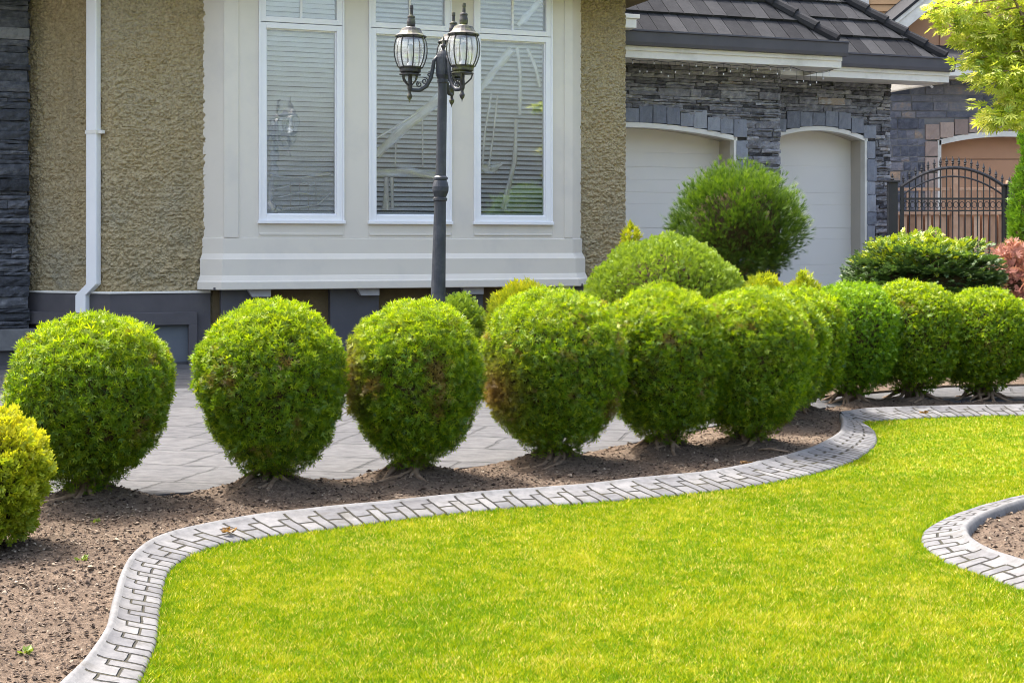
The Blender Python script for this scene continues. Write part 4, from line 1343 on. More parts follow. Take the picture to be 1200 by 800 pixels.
te = hp(850, D1 - OV)
zF0 = hz(73, te, D1 - OV); zF1 = hz(59.5, te, D1 - OV); zG1 = hz(42, te, D1 - OV)
eave_run(g0 - 0.3, e1, D1 - OV, zF0, zF1, zG1, D1)
tile_roof(g0 - 0.3, e1 - 0.12, D1 - OV + 0.04, zG1 - 0.015, 2.6)
eave_run(g1 + 0.02, e2, D2 - OV, zF0, zF1, zG1, D2)
tile_roof(g1 - 1.2, e2 - 0.12, D2 - OV + 0.04, zG1 - 0.015, 2.2)
# pale block end of the lower frieze by the house corner
bk = MB(); tbk = hp(742, D1 - OV - 0.35)
bk.box(hp(700, D1 - OV - 0.35), hp(746, D1 - OV - 0.35), D1 - OV - 0.35, D1 - OV + 0.3, hz(33, tbk, D1 - OV - 0.35), hz(22, tbk, D1 - OV - 0.35))
bk.box(hp(700, D1 - OV - 0.37), hp(750, D1 - OV - 0.37), D1 - OV - 0.37, D1 - OV + 0.3, hz(22, tbk, D1 - OV - 0.35) + 0.002, hz(17, tbk, D1 - OV - 0.35))
bk.build('roof_return', M['trim'], house, bevel=0.004)

# ------------------------------------------------------------------ NEIGHBOUR
NY = 28.0
nb = thing('neighbour_house', 'peach gabled neighbouring house with a brown arched garage door and block stone wall', 'house', (12.0, NY, 0))
def nx_(px, y=NY): return (px - 600) / F * y - 12.0
def nz_(py, y=NY): return H - (py - HY) / F * y
nx0, nx1 = nx_(1020), nx_(1330)
ntop = nz_(90)
al, ar = nx_(1100), nx_(1255)
zsn = nz_(168)
archn = lambda t: zsn + 0.17 * (1 - ((t - (al + ar) / 2) / ((ar - al) / 2)) ** 2)
nw = MB(); arched_wall(nw, nx0, nx1, 0.0, al, ar, archn, ntop + 0.05, 0.4, 1)
nw.box(nx0, nx1, 0.5, 8.0, 0, ntop, 1)
def holen(t, z): return (al - 0.30 < t < ar + 0.30 and z < archn(min(max(t, al), ar)) + 0.36)
def clad_block(mb, t0, t1, z0, z1, hole, stt):
    z = z0
    while z < z1:
        hh = random.choice((0.10, 0.14, 0.18, 0.22))
        if z + hh > z1: hh = z1 - z
        if hh < 0.05: break
        x = t0 - random.uniform(0, 0.3)
        while x < t1:
            L = random.uniform(0.28, 0.85); x2 = min(x + L, t1); xa = max(x, t0)
            if x2 - xa > 0.06 and not hole((xa + x2) / 2, z + hh / 2) and not hole(xa + 0.02, z + 0.02) and not hole(x2 - 0.02, z + 0.02):
                stone(mb, (xa, 0.0), (1, 0), x2 - xa - 0.02, z, z + hh - 0.02, 0.015 + random.uniform(0, 0.02), (0, -1), 0.008, nx=4, tint=rand_tint())
            elif x2 - xa > 0.06:
                # narrower filler stones up to the opening
                for k in range(4):
                    sa = xa + (x2 - xa) * k / 4; sb = xa + (x2 - xa) * (k + 1) / 4
                    if sb - sa > 0.03 and not hole((sa + sb) / 2, z + 0.03) :
                        stone(mb, (sa, 0.0), (1, 0), sb - sa - 0.01, z, z + hh - 0.02, 0.015, (0, -1), 0.008, nx=2, tint=rand_tint())
            x = x2
        z += hh
clad_block(nw, nx0, nx1, 1.0, ntop + 0.04, holen, None)
nw.build('stone_wall', [M['ashlar'], M['mortar_l']], nb)
vn = MB()
k = al - 0.28
nn = 11
for q in range(nn):
    x0 = al - 0.26 + (ar - al + 0.52) * q / nn; wv = (ar - al + 0.52) / nn
    xm = min(max(x0 + wv / 2, al), ar); r = random.random()
    zb = archn(xm) + 0.07
    stone(vn, (x0, 0.0), (1, 0), wv - 0.02, zb, zb + 0.30, 0.05, (0, -1), 0.007, nx=4, tint=(r, r, r, 1))
z = zsn + 0.05
while z > 1.0:
    r = random.random()
    stone(vn, (al - 0.27, 0.0), (1, 0), 0.24, z - 0.30, z - 0.02, 0.05, (0, -1), 0.007, nx=3, tint=(r, r, r, 1))
    z -= 0.31
vn.build('arch_stones', M['ashlar_b'], nb)
nd = MB()
for q in range(6):
    nd.box(al - 0.02, ar + 0.02, 0.25 + (0.006 if q % 2 else 0), 0.3, q * 0.62 + 0.006, q * 0.62 + 0.612)
ndo = nd.build('garage_door', M['peach'], nb, bevel=0.006)
nc = MB()
for q in range(28):
    x0 = al + (ar - al) * q / 28; x1 = al + (ar - al) * (q + 1) / 28
    za, zb = archn(x0), archn(x1)
    nc.add([(x0, -0.04, za - 0.04), (x1, -0.04, zb - 0.04), (x1, -0.04, zb + 0.065), (x0, -0.04, za + 0.065), (x0, 0.1, za - 0.04), (x1, 0.1, zb - 0.04), (x1, 0, zb + 0.065), (x0, 0, za + 0.065)],
           [(0, 1, 2, 3), (0, 4, 5, 1), (3, 2, 6, 7)])
nc.box(al - 0.03, al + 0.04, -0.04, 0.1, 0, zsn + 0.06)
nc.build('casing', M['trim'], ndo)
# low skirt roof with a white fascia
fy = NY - 0.7
ff = MB()
fz0, fz1 = nz_(89, fy), nz_(73, fy)
ff.box(nx_(1080, fy), nx_(1330, fy), -0.70, -0.66, fz0, fz1)
ff.box(nx_(1080, fy), nx_(1330, fy), -0.73, -0.701, fz0 + (fz1 - fz0) * 0.55, fz1)
ff.box(nx_(1080, fy), nx_(1330, fy), -0.66, 0.0, fz0 + 0.01, fz0 + 0.03)
ff.build('fascia', M['trim'], nb, bevel=0.005)
sk = MB()
slab(sk, [(nx_(1020), -0.76, fz1 + 0.005), (nx1, -0.76, fz1 + 0.005), (nx1, 0.9, fz1 + 0.55), (nx_(1020), 0.9, fz1 + 0.55)], 0.04)
sk.build('skirt_roof', M['tile'], nb)
# gable above
gy = NY + 0.9
gx0, gxm, gx1 = nx_(1048, gy), nx_(1170, gy), nx_(1330, gy)
gzb, gzl = nz_(60, gy), nz_(40, gy)
slope = (nz_(-8, gy) - nz_(38, gy)) / (nx_(1108, gy) - nx_(1052, gy))
gbl = nx_(1052, gy)
gb = MB()
gtop = gzl + slope * (gxm - gbl)
gb.add([(gbl - 0.2, 0.9, gzb - 0.5), (gx1, 0.9, gzb - 0.5), (gx1, 0.9, gzl + 0.3), (gxm, 0.9, gtop), (gbl - 0.2, 0.9, gzl - 0.2 * slope),
        (gbl - 0.2, 6, gzb - 0.5), (gx1, 6, gzb - 0.5), (gx1, 6, gzl + 0.3), (gxm, 6, gtop), (gbl - 0.2, 6, gzl - 0.2 * slope)],
       [(0, 1, 2, 3, 4), (9, 8, 7, 6, 5), (0, 4, 9, 5), (1, 6, 7, 2)])
gb.box(nx_(1101, gy), nx_(1107, gy), 0.86, 0.899, gzb - 0.4, gzl + slope * (nx_(1101, gy) - gbl) - 0.1)
gb.build('gable_wall', M['peach'], nb)
bb = MB()
u = Vector((1, 0, slope)).normalized(); vv = Vector((-slope, 0, 1)).normalized()
Lb = (gxm - gbl) / u.x
bb.obox(Vector((gbl, 0.45, gzl)) - u * 0.3, u * (Lb + 0.3), Vector((0, 0.06, 0)), vv * 0.20)
bb.obox(Vector((gbl, 0.42, gzl)) - u * 0.3 + vv * 0.201, u * (Lb + 0.3), Vector((0, 0.09, 0)), vv * 0.07)
bb.build('barge_board', M['trim'], nb, bevel=0.005)
gr = MB()
p = Vector((gbl, 0.40, gzl)) - u * 0.5 + vv * 0.273
gr.obox(p, u * (Lb + 0.5), Vector((0, 6, 0)), vv * 0.05)
gr.build('gable_roof', M['tile'], nb)
# lap sided upper storey farther back
sy = 33.0
sx0, sx1 = nx_(1004, sy), nx_(1056, sy)
su = MB()
zz = nz_(40, sy)
while zz < nz_(-60, sy):
    su.add([(nx_(1018, sy), sy - NY - 0.03, zz), (sx1, sy - NY - 0.03, zz), (sx1, sy - NY, zz + 0.17), (nx_(1018, sy), sy - NY, zz + 0.17), (nx_(1018, sy), sy - NY, zz), (sx1, sy - NY, zz)], [(0, 1, 2, 3), (0, 4, 5, 1)])
    zz += 0.172
su.box(sx0 - 0.2, sx1, sy - NY + 0.001, sy - NY + 4, nz_(60, sy), nz_(-60, sy))
su.build('siding_wall', M['siding'], nb)
st = MB()
st.box(sx1, sx1 + 0.14, sy - NY - 0.06, sy - NY + 0.1, nz_(50, sy), nz_(-60, sy))
st.box(sx0 - 0.2, nx_(1017.5, sy), sy - NY - 0.06, sy - NY - 0.002, nz_(50, sy), nz_(-60, sy))
st.build('corner_board', M['trim'], nb)

# ------------------------------------------------------------------ wood fence and iron gate
FY = 23.6
wf = thing('wood_fence', 'brown wooden board fence behind the black iron gate', 'fence', (7.2, FY, 0))
def fx(px, y=FY): return (px - 600) / F * y - 7.2
def fz(py, y=FY): return H - (py - HY) / F * y
bo = MB()
x = fx(1046)
while x < fx(1186):
    r = random.random()
    bo.box(x, x + 0.10, 0.0 + random.uniform(-0.004, 0.004), 0.022, 0.05, fz(251) + random.uniform(-0.006, 0.006), 0, (r, r, r, 1))
    bo.box(x + 0.07, x + 0.165, 0.075, 0.095, 0.05, fz(252), 0, (0.1, r, r, 1))  # back row toned dark, shade of the gaps put into its colour
    x += 0.135
bo.build('board', M['board'], wf, bevel=0.003)
po = MB(); po.box(fx(1113.5), fx(1121), -0.08, 0.03, 0.0, fz(200)); po.build('post', M['wood'], wf, bevel=0.006)
po = MB(); po.box(fx(1179), fx(1186), -0.08, 0.03, 0.0, fz(212)); po.build('post', M['wood'], wf, bevel=0.006)
for py, hgt in ((222, 0.05), (250, 0.05)):
    ra = MB(); ra.box(fx(1046), fx(1113), -0.04, -0.001, fz(py) - hgt / 2, fz(py) + hgt / 2)
    ra.box(fx(1121.5), fx(1178.5), -0.04, -0.001, fz(py) - hgt / 2, fz(py) + hgt / 2)
    ra.build('rail', M['wood'], wf, bevel=0.004)
la = MB()
x = fx(1048)
while x < fx(1180):
    la.box(x, x + 0.03, -0.02, -0.002, fz(249), fz(222)); x += 0.2
la.build('lattice', M['wood'], wf)

GY = 21.0
gt = thing('iron_gate', 'black wrought iron gate with arched top and spear pickets beside the garage', 'gate', (6.4, GY, 0))
def gx(px): return (px - 600) / F * GY - 6.4
def gz(py): return H - (py - HY) / F * GY
ga, gb_ = gx(1055), gx(1178); gm_ = (ga + gb_) / 2
def garc(t, ends, peak): 
    s = (t - gm_) / ((gb_ - ga) / 2)
    return ends + (peak - ends) * (1 - s * s)
e_o, p_o = gz(219.5), gz(196.5)
fb = MB()
fb.tube([(ga + (gb_ - ga) * k / 28, 0, garc(ga + (gb_ - ga) * k / 28, e_o, p_o)) for k in range(29)], 0.026, 6)
fb.tube([(ga + (gb_ - ga) * k / 28, 0, garc(ga + (gb_ - ga) * k / 28, e_o - 0.14, p_o - 0.13)) for k in range(29)], 0.014, 6)
fb.box(ga, gb_, -0.02, 0.02, gz(233) - 0.015, gz(233) + 0.015)
fb.box(ga, gb_, -0.02, 0.02, gz(247) - 0.012, gz(247) + 0.012)
fb.box(ga, gb_, -0.02, 0.02, 0.15, 0.19)
fb.box(ga, ga + 0.04, -0.021, 0.021, 0.1, e_o); fb.box(gb_ - 0.04, gb_, -0.021, 0.021, 0.1, e_o)
fb.build('gate_frame', M['iron'], gt)
npk = 17
for k in range(npk):
    t = ga + (gb_ - ga) * (k + 0.5) / npk
    top = garc(t, e_o, p_o)
    pk = MB(); pk.tube([(t, 0, 0.1), (t, 0, top + 0.06)], 0.010, 6)
    o = pk.build('picket', M['iron'], gt)
    sp = MB(); sp.lathe([(0.011, 0.05), (0.022, 0.065), (0.012, 0.08), (0.024, 0.095), (0.012, 0.13), (0.001, 0.17)], (t, 0, top), 8)
    sp.build('finial', M['iron'], o)
rg = MB()
for k in range(npk - 1):
    t = ga + (gb_ - ga) * (k + 1) / npk; zc = gz(240)
    rg.tube([(t + 0.035 * math.cos(q * PI / 6), 0, zc + 0.045 * math.sin(q * PI / 6)) for q in range(13)], 0.006, 5, cap=False)
rg.build('ring_band', M['iron'], gt)
for pxa, pxb, top in ((1040.5, 1051, 214), (1178.5, 1187, 218)):
    pp = MB(); pp.box(gx(pxa), gx(pxb), -0.06, 0.06, 0.0, gz(top))
    pp.box(gx(pxa) - 0.03, gx(pxb) + 0.03, -0.09, 0.09, gz(top) + 0.001, gz(top) + 0.03)
    o = pp.build('post', M['iron'], gt, bevel=0.005)
    ft = MB(); ft.lathe([(0.02, 0.03), (0.03, 0.05), (0.012, 0.075), (0.02, 0.09), (0.001, 0.14)], ((gx(pxa) + gx(pxb)) / 2, 0, gz(top)), 8)
    ft.build('finial', M['iron'], o)

# ------------------------------------------------------------------ PLANTS
def kite(l0, l1, w, x0=0.0, ang=0.0, lift=0.0):
    """flat leaf from l0 to l1 along direction ang (in the xy plane, y forward)"""
    c, s = math.cos(ang), math.sin(ang)
    pts = [(0, l0, 0), (-w, l0 + (l1 - l0) * 0.55, lift), (0, l1, 0), (w, l0 + (l1 - l0) * 0.55, lift)]
    return [(x0 + p[0] * c + p[1] * s, -p[0] * s + p[1] * c, p[2]) for p in pts]

def template(parts):
    V = []; Fq = []; B = []
    for pts, b in parts:
        o = len(V); V += pts; Fq.append((o, o + 1, o + 2, o + 3)); B += b
    return np.array(V, float), np.array(Fq, int), np.array(B, float)

def off(pts, dx, dy, dz=0): return [(p[0] + dx, p[1] + dy, p[2] + dz) for p in pts]
T_THUJA = template([(kite(0, 1.0, 0.085), [0, .5, 1, .5]), (off(kite(0, 0.72, 0.085, 0, 0.85), 0, 0.10), [.2, .6, .9, .6]), (off(kite(0, 0.72, 0.085, 0, -0.85), 0, 0.22), [.2, .6, .9, .6])])
T_THUJA_S = template([(kite(0, 1.0, 0.10), [0, .5, 1, .5])] +
    [(off(kite(0, l, 0.09, 0, a), 0, y), [.2, .6, .9, .6]) for y, l, a in ((0.12, 0.6, 0.75), (0.25, 0.6, -0.75))])
T_LEAF = template([(kite(0, 1.0, 0.26, 0, 0, 0.06), [0, .5, 1, .5])])
T_SPRIG = template([(off(kite(0, 0.5, 0.14, 0, a, 0.04), 0, y, 0.0), [.2, .6, 1, .6]) for y, a in ((0.1, 0.9), (0.2, -0.9), (0.38, 0.7), (0.48, -0.7), (0.55, 0.0))])
T_NEEDLE = template([([(x - 0.022, 0.1 * k % 0.3, z), (x + 0.022, 0.1 * k % 0.3, z), (x * 5.5 + 0.006, 1.0 - 0.05 * (k % 3), z * 5.5), (x * 5.5 - 0.006, 1.0 - 0.05 * (k % 3), z * 5.5)], [0, 0, 1, 1])
    for k, (x, z) in enumerate([(0.055 * math.cos(q), 0.055 * math.sin(q)) for q in np.linspace(0, 5.6, 8)] + [(0.0, 0.0), (0.02, 0.02)])])
T_PALM = template([(kite(0, l, 0.10, 0, a, 0.03), [0, .5, 1, .5]) for a, l in ((0, 1.0), (0.55, 0.9), (-0.55, 0.9), (1.1, 0.68), (-1.1, 0.68))])

def scatter(name, P, D, size, tmpl, mat, parent=None, r=None, g=None, roll=None, extra=None, tipmul=None):
    """one mesh of many leaf sprays: points P, growth directions D"""
    TV, TF, TB = tmpl
    n = len(P); k = len(TV)
    D = D / np.linalg.norm(D, axis=1)[:, None]
    rv = RNG.normal(size=(n, 3)) if roll is None else roll
    X = np.cross(D, rv); X /= np.linalg.norm(X, axis=1)[:, None] + 1e-9
    Z = np.cross(X, D)
    size = np.broadcast_to(size, (n,))
    V = P[:, None, :] + size[:, None, None] * (TV[None, :, 0:1] * X[:, None, :] + TV[None, :, 1:2] * D[:, None, :] + TV[None, :, 2:3] * Z[:, None, :])
    Fq = (np.arange(n)[:, None, None] * k + TF[None]).reshape(-1, TF.shape[1])
    r = RNG.random(n) if r is None else np.clip(r, 0, 1)
    g = np.zeros(n) if g is None else np.clip(g, 0, 1)
    tm = np.ones(n) if tipmul is None else tipmul
    tint = np.stack([np.repeat(r, k), np.repeat(g, k), (tm[:, None] * TB[None]).ravel(), np.ones(n * k)], 1)
    return np_mesh(name, V.reshape(-1, 3), Fq, mat, parent, tint=tint)

PROF = np.array([(0.0, 0.26), (0.05, 0.42), (0.12, 0.61), (0.21, 0.775), (0.32, 0.90), (0.43, 0.965), (0.54, 1.0), (0.65, 0.995), (0.75, 0.93), (0.84, 0.80), (0.91, 0.63), (0.96, 0.43), (0.99, 0.20), (1.0, 0.02)])

def crown_points(n, R, z0, z1, prof=PROF, nz=0.02, seed=0.0):
    """points and outward normals on a lumpy surface of revolution"""
    s = np.linspace(0, 1, 400); rr = np.interp(s, prof[:, 0], prof[:, 1])
    rr = np.convolve(np.pad(rr, 12, mode='edge'), np.ones(25) / 25, 'valid')
    zz = z0 + (z1 - z0) * s; r = R * rr
    dl = np.hypot(np.gradient(r), np.gradient(zz))
    cdf = np.cumsum(r * dl + 1e-6); cdf /= cdf[-1]
    q = np.interp(RNG.random(n), cdf, s)
    a = RNG.random(n) * 2 * PI
    rq = np.interp(q, s, r); zq = z0 + (z1 - z0) * q
    dr = np.interp(q, s, np.gradient(r)); dz = np.interp(q, s, np.gradient(zz))
    ln = np.hypot(dr, dz); nr, nzv = dz / ln, -dr / ln
    Nn = np.stack([np.cos(a) * nr, np.sin(a) * nr, nzv], 1)
    P = np.stack([np.cos(a) * rq, np.sin(a) * rq, zq], 1)
    l = fbm(P + seed, 3.2, 2) * nz * 1.4 + fbm(P + seed, 11, 2) * nz
    return P + Nn * l[:, None], Nn, q

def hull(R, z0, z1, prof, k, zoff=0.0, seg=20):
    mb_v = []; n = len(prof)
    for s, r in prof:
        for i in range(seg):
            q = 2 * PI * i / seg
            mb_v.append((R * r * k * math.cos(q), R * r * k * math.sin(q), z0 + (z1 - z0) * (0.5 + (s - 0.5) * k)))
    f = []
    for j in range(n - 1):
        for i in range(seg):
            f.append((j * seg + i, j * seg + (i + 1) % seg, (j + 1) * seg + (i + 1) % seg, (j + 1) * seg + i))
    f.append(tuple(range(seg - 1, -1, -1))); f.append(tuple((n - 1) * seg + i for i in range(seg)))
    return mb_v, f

def trunk_and_roots(root, zc, rad, nroot=11):
    mb = MB()
    for k in range(3):
        a = random.uniform(0, 2 * PI); rr = rad * 0.5
        mb.tube([(math.cos(a) * rr, math.sin(a) * rr, -0.03), (math.cos(a) * rr * 1.3, math.sin(a) * rr * 1.3, 0.12), (math.cos(a) * rr * 2.6, math.sin(a) * rr * 2.6, zc + 0.25)], [rad * 0.8, rad * 0.55, rad * 0.3], 8)
    for k in range(nroot):
        a = 2 * PI * k / nroot + random.uniform(-0.4, 0.4)
        L = random.uniform(0.22, 0.42); pts = []; rs = []
        for s in range(9):
            q = s / 8
            b = a + 0.6 * math.sin(q * 3 + k)
            d = L * q
            pts.append((math.cos(b) * d, math.sin(b) * d, 0.022 + 0.085 * math.exp(-(d / 0.30) ** 2 * 1.6) + 0.05 * (1 - q) ** 3 + 0.010 * math.sin(q * 9 + k) - 0.022 * q))
            rs.append(0.024 * (1 - 0.75 * q))
        mb.tube(pts, rs, 6)
    for k in range(18):
        a = random.uniform(0, 2 * PI); r0 = random.uniform(0.02, 0.06); r1 = random.uniform(0.06, 0.16); zt_ = random.uniform(0.20, 0.34)
        mb.tube([(math.cos(a) * r0, math.sin(a) * r0, 0.02), (math.cos(a + 0.2) * (r0 + r1) * 0.45, math.sin(a + 0.2) * (r0 + r1) * 0.45, zt_ * 0.45), (math.cos(a) * r1, math.sin(a) * r1, zt_)], [0.009, 0.006, 0.003], 5)
    return mb.build('trunk', M['bark'], root, smooth=True)

# the clipped globe shrubs ------------------------------------------------
LBL = [
    'clipped globe shrub nearest the low golden bush, in front of the stone pier and downspout',
    'clipped globe shrub below the left bay window, with bare roots at its foot',
    'clipped globe shrub directly in front of the lamp post',
    'broad clipped globe shrub right of the lamp post, dead brown twigs on its left flank',
    'clipped globe shrub in front of the right corner of the bay window and mound shrub',
    'clipped globe shrub bordering the inner bend of the edging, largest face of the overlapping run',
    'clipped globe shrub mostly hidden, showing only a thin crescent at the bend of the edging',
    'yellowish clipped globe shrub peeping out between the hidden one and the bright green one',
    'bright green clipped globe shrub where the two paver edgings meet',
    'clipped globe shrub in front of the dark spreading conifer, behind the far paver edging',
    'clipped globe shrub in front of the red leaved maple, behind the far paver edging',
    'last clipped globe shrub of the row, cut by the right border of the photo']
for i, ((x, y, R, hgt), lab) in enumerate(zip(BP, LBL)):
    z0, z1 = 0.09, hgt - 0.012
    R *= random.uniform(0.99, 1.03) * (0.955 if i >= 4 else 1.0)
    rt = thing('globe_shrub', lab, 'shrub', (x, y, 0.0), 0.0, 'clipped globe shrubs along the paver edging')
    near = y < 10.2
    n = 44000 if near else 25000
    Pq, Nq, q = crown_points(n, R * 0.955, z0, z1, PROF, 0.034, seed=i * 7.7)
    pit = np.clip(perlin(Pq * 24 + i) - 0.10, 0, 1) + 0.8 * np.clip(perlin(Pq * 9 + 3 * i) - 0.22, 0, 1)
    dep = RNG.random(n) ** 1.3 * 0.08 + 0.16 * pit
    P = Pq - Nq * dep[:, None]
    sk = (random.uniform(-0.05, 0.05), random.uniform(-0.05, 0.05))
    P[:, 0] += sk[0] * (q - 0.5); P[:, 2] += sk[1] * P[:, 0]
    D = Nq * 0.42 + np.array([0, 0, 0.30]) + RNG.normal(size=(n, 3)) * 0.60
    rl = Nq + RNG.normal(size=(n, 3)) * 0.55
    sz = (0.020 + 0.024 * RNG.random(n)) * (1.0 if near else 1.2)
    sz = np.where((q > 0.80) & (RNG.random(n) < 0.03), sz * 1.5, sz)
    sz = np.where((q < 0.10) & (RNG.random(n) < 0.55), 0.004, sz)
    brn = fbm(P + i * 3.1, 4.5, 3) + 0.35 * fbm(P, 22, 2) + 0.28 * perlin(P * 60)
    bias = (0.30, 0.22, 0.22, 0.14, 0.18, 0.18, 0.24, 0.30, 0.50, 0.30, 0.36, 0.34)[i]
    gB = np.clip((brn - bias - 0.06 + 0.5 * pit) * 3.0, 0, 0.8) * (q < 0.90)
    if i == 3:   # dead patch on the left flank
        pc = np.exp(-(((P[:, 0] + 0.36) / 0.16) ** 2 + ((P[:, 2] - 0.50) / 0.18) ** 2)) * (P[:, 1] < 0.15)
        gB = np.maximum(gB, pc * 0.9)
    if i == 2:
        pc = np.exp(-(((P[:, 0] + 0.36) / 0.10) ** 2 + ((P[:, 2] - 0.62) / 0.22) ** 2)) * (P[:, 1] < 0.15)
        gB = np.maximum(gB, pc * 0.75)
    # fresh growth on the clipped top and shoulders
    young = np.clip((q - 0.66) / 0.24, 0, 1)
    rr = 0.40 + 0.32 * young + RNG.normal(0, 0.34, n) + 0.18 * fbm(P, 5, 2)
    tm = np.clip(0.45 + 0.55 * young + RNG.normal(0, 0.25, n), 0, 1)
    mat = M['thuja_g'] if i in (8,) else M['thuja']
    scatter('foliage', P, D, sz, T_THUJA if near else T_THUJA_S, mat, rt, r=rr, g=gB, tipmul=tm, roll=rl)
    hv, hf_ = hull(R, z0 + 0.03, z1 - 0.02, PROF, 0.84)
    hm = MB(); hm.add(hv, hf_); hm.build('inner_twigs', M['twig'], rt, smooth=True)
    trunk_and_roots(rt, z0 + 0.05, 0.05)

# golden bush at the left border
gx_, gy_ = G(-18, 648)
gr_ = thing('golden_shrub', 'small golden yellow leaved shrub at the left border in front of the first globe shrub', 'shrub', (gx_, gy_, 0))
PR2 = np.array([(0.0, 0.55), (0.1, 0.75), (0.3, 0.95), (0.5, 1.0), (0.7, 0.92), (0.85, 0.72), (0.95, 0.42), (1.0, 0.05)])
Rg = (54 + 18) / F * gy_
Pq, Nq, q = crown_points(7000, Rg, 0.05, 0.61, PR2, 0.05, 3.0)
D = Nq * 0.7 + np.array([0, 0, 0.5]) + RNG.normal(size=Pq.shape) * 0.5
side = Nq[:, 0] * 0.5 + Nq[:, 2] * 0.4
scatter('foliage', Pq - Nq * (RNG.random(7000)[:, None] ** 1.5 * 0.07), D, 0.03 + 0.025 * RNG.random(7000), T_SPRIG, M['gold'], gr_, r=0.22 + 0.5 * np.clip((q - 0.35) / 0.5, 0, 1) + 0.25 * fbm(Pq, 6, 2) + RNG.normal(0, 0.18, 7000))
hv, hf_ = hull(Rg, 0.08, 0.62, PR2, 0.82); hm = MB(); hm.add(hv, hf_); hm.build('inner_twigs', M['twig'], gr_, smooth=True)

def simple_bush(name, label, px, py_top, py_base_y, Rpx, mat, tmpl, n, size, prof=PR2, ztop=None, z0=0.05, nzz=0.06, updir=0.5, squash=1.0, hullk=0.8, group=None, rfun=None, jit=0.45, tipm=None):
    """shrub at depth py_base_y (metres), centred on photo column px"""
    y = py_base_y
    x, z1 = XZ(px, py_top, y)
    R = Rpx / F * y
    o = thing(name, label, 'shrub', (x, y, 0), 0, group)
    Pq, Nq, q = crown_points(n, R, z0, z1, prof, nzz, random.uniform(0, 50))
    dep = RNG.random(n) ** 1.4 * min(0.14, 0.3 * R)
    P = Pq - Nq * dep[:, None]
    D = Nq * 0.8 + np.array([0, 0, updir]) + RNG.normal(size=(n, 3)) * jit
    r = rfun(P, q) if rfun else RNG.random(n)
    scatter('foliage', P, D, size * (0.75 + 0.5 * RNG.random(n)), tmpl, mat, o, r=r)
    hv, hf_ = hull(R, z0, z1 - 0.03, prof, hullk); hm = MB(); hm.add(hv, hf_); hm.build('inner_twigs', M['twig'], o, smooth=True)
    tk = MB(); tk.tube([(0, 0, -0.02), (0.01, 0, z0 + 0.25)], [0.05, 0.03], 8); tk.build('trunk', M['bark'], o, smooth=True)
    return o

# mound of small bright leaves by the bay's right corner
PRM = np.array([(0.0, 0.9), (0.4, 1.0), (0.66, 0.98), (0.78, 0.86), (0.88, 0.64), (0.95, 0.40), (1.0, 0.02)])
simple_bush('mound_shrub', 'loose bright green mound shrub against the right end of the bay window', 779, 275, 13.4, 91, M['mound'], T_SPRIG, 26000, 0.040, PRM, nzz=0.05, rfun=lambda P, q: 0.30 + 0.35 * q + RNG.normal(0, 0.2, len(P)) + 0.3 * fbm(P, 7, 2))
simple_bush('low_shrub', 'low dark green shrub behind the foot of the lamp post', 530, 345, 13.6, 45, M['mound'], T_SPRIG, 5000, 0.055, PR2, rfun=lambda P, q: 0.1 + 0.3 * q + RNG.normal(0, 0.15, len(P)))
simple_bush('golden_shrub', 'low yellow topped shrub right of the lamp post in front of the bay base', 618, 332, 12.6, 50, M['gold'], T_THUJA_S, 6500, 0.065, PR2, rfun=lambda P, q: 0.05 + 0.65 * np.clip((q - 0.5) * 2, 0, 1) + RNG.normal(0, 0.15, len(P)), updir=1.1, jit=0.3)
simple_bush('golden_shrub', 'tiny yellow shrub at the house corner behind the bright mound shrub', 739, 261, 15.2, 9, M['gold'], T_THUJA_S, 1400, 0.075, PR2, z0=0.4, rfun=lambda P, q: 0.6 + RNG.normal(0, 0.2, len(P)), updir=1.2, jit=0.3)
simple_bush('golden_shrub', 'small pointed golden shrub below the right garage door', 941, 319, 13.9, 24, M['gold'], T_THUJA_S, 2600, 0.07, np.array([(0, .9), (.3, 1.), (.6, .8), (.8, .5), (1, .03)]), z0=0.3, rfun=lambda P, q: 0.05 + 0.45 * q + RNG.normal(0, 0.2, len(P)))
simple_bush('golden_shrub', 'flat golden shrub under the round pine', 897, 323, 13.7, 28, M['gold'], T_THUJA_S, 2400, 0.07, PR2, z0=0.3, rfun=lambda P, q: 0.05 + 0.45 * q + RNG.normal(0, 0.2, len(P)))

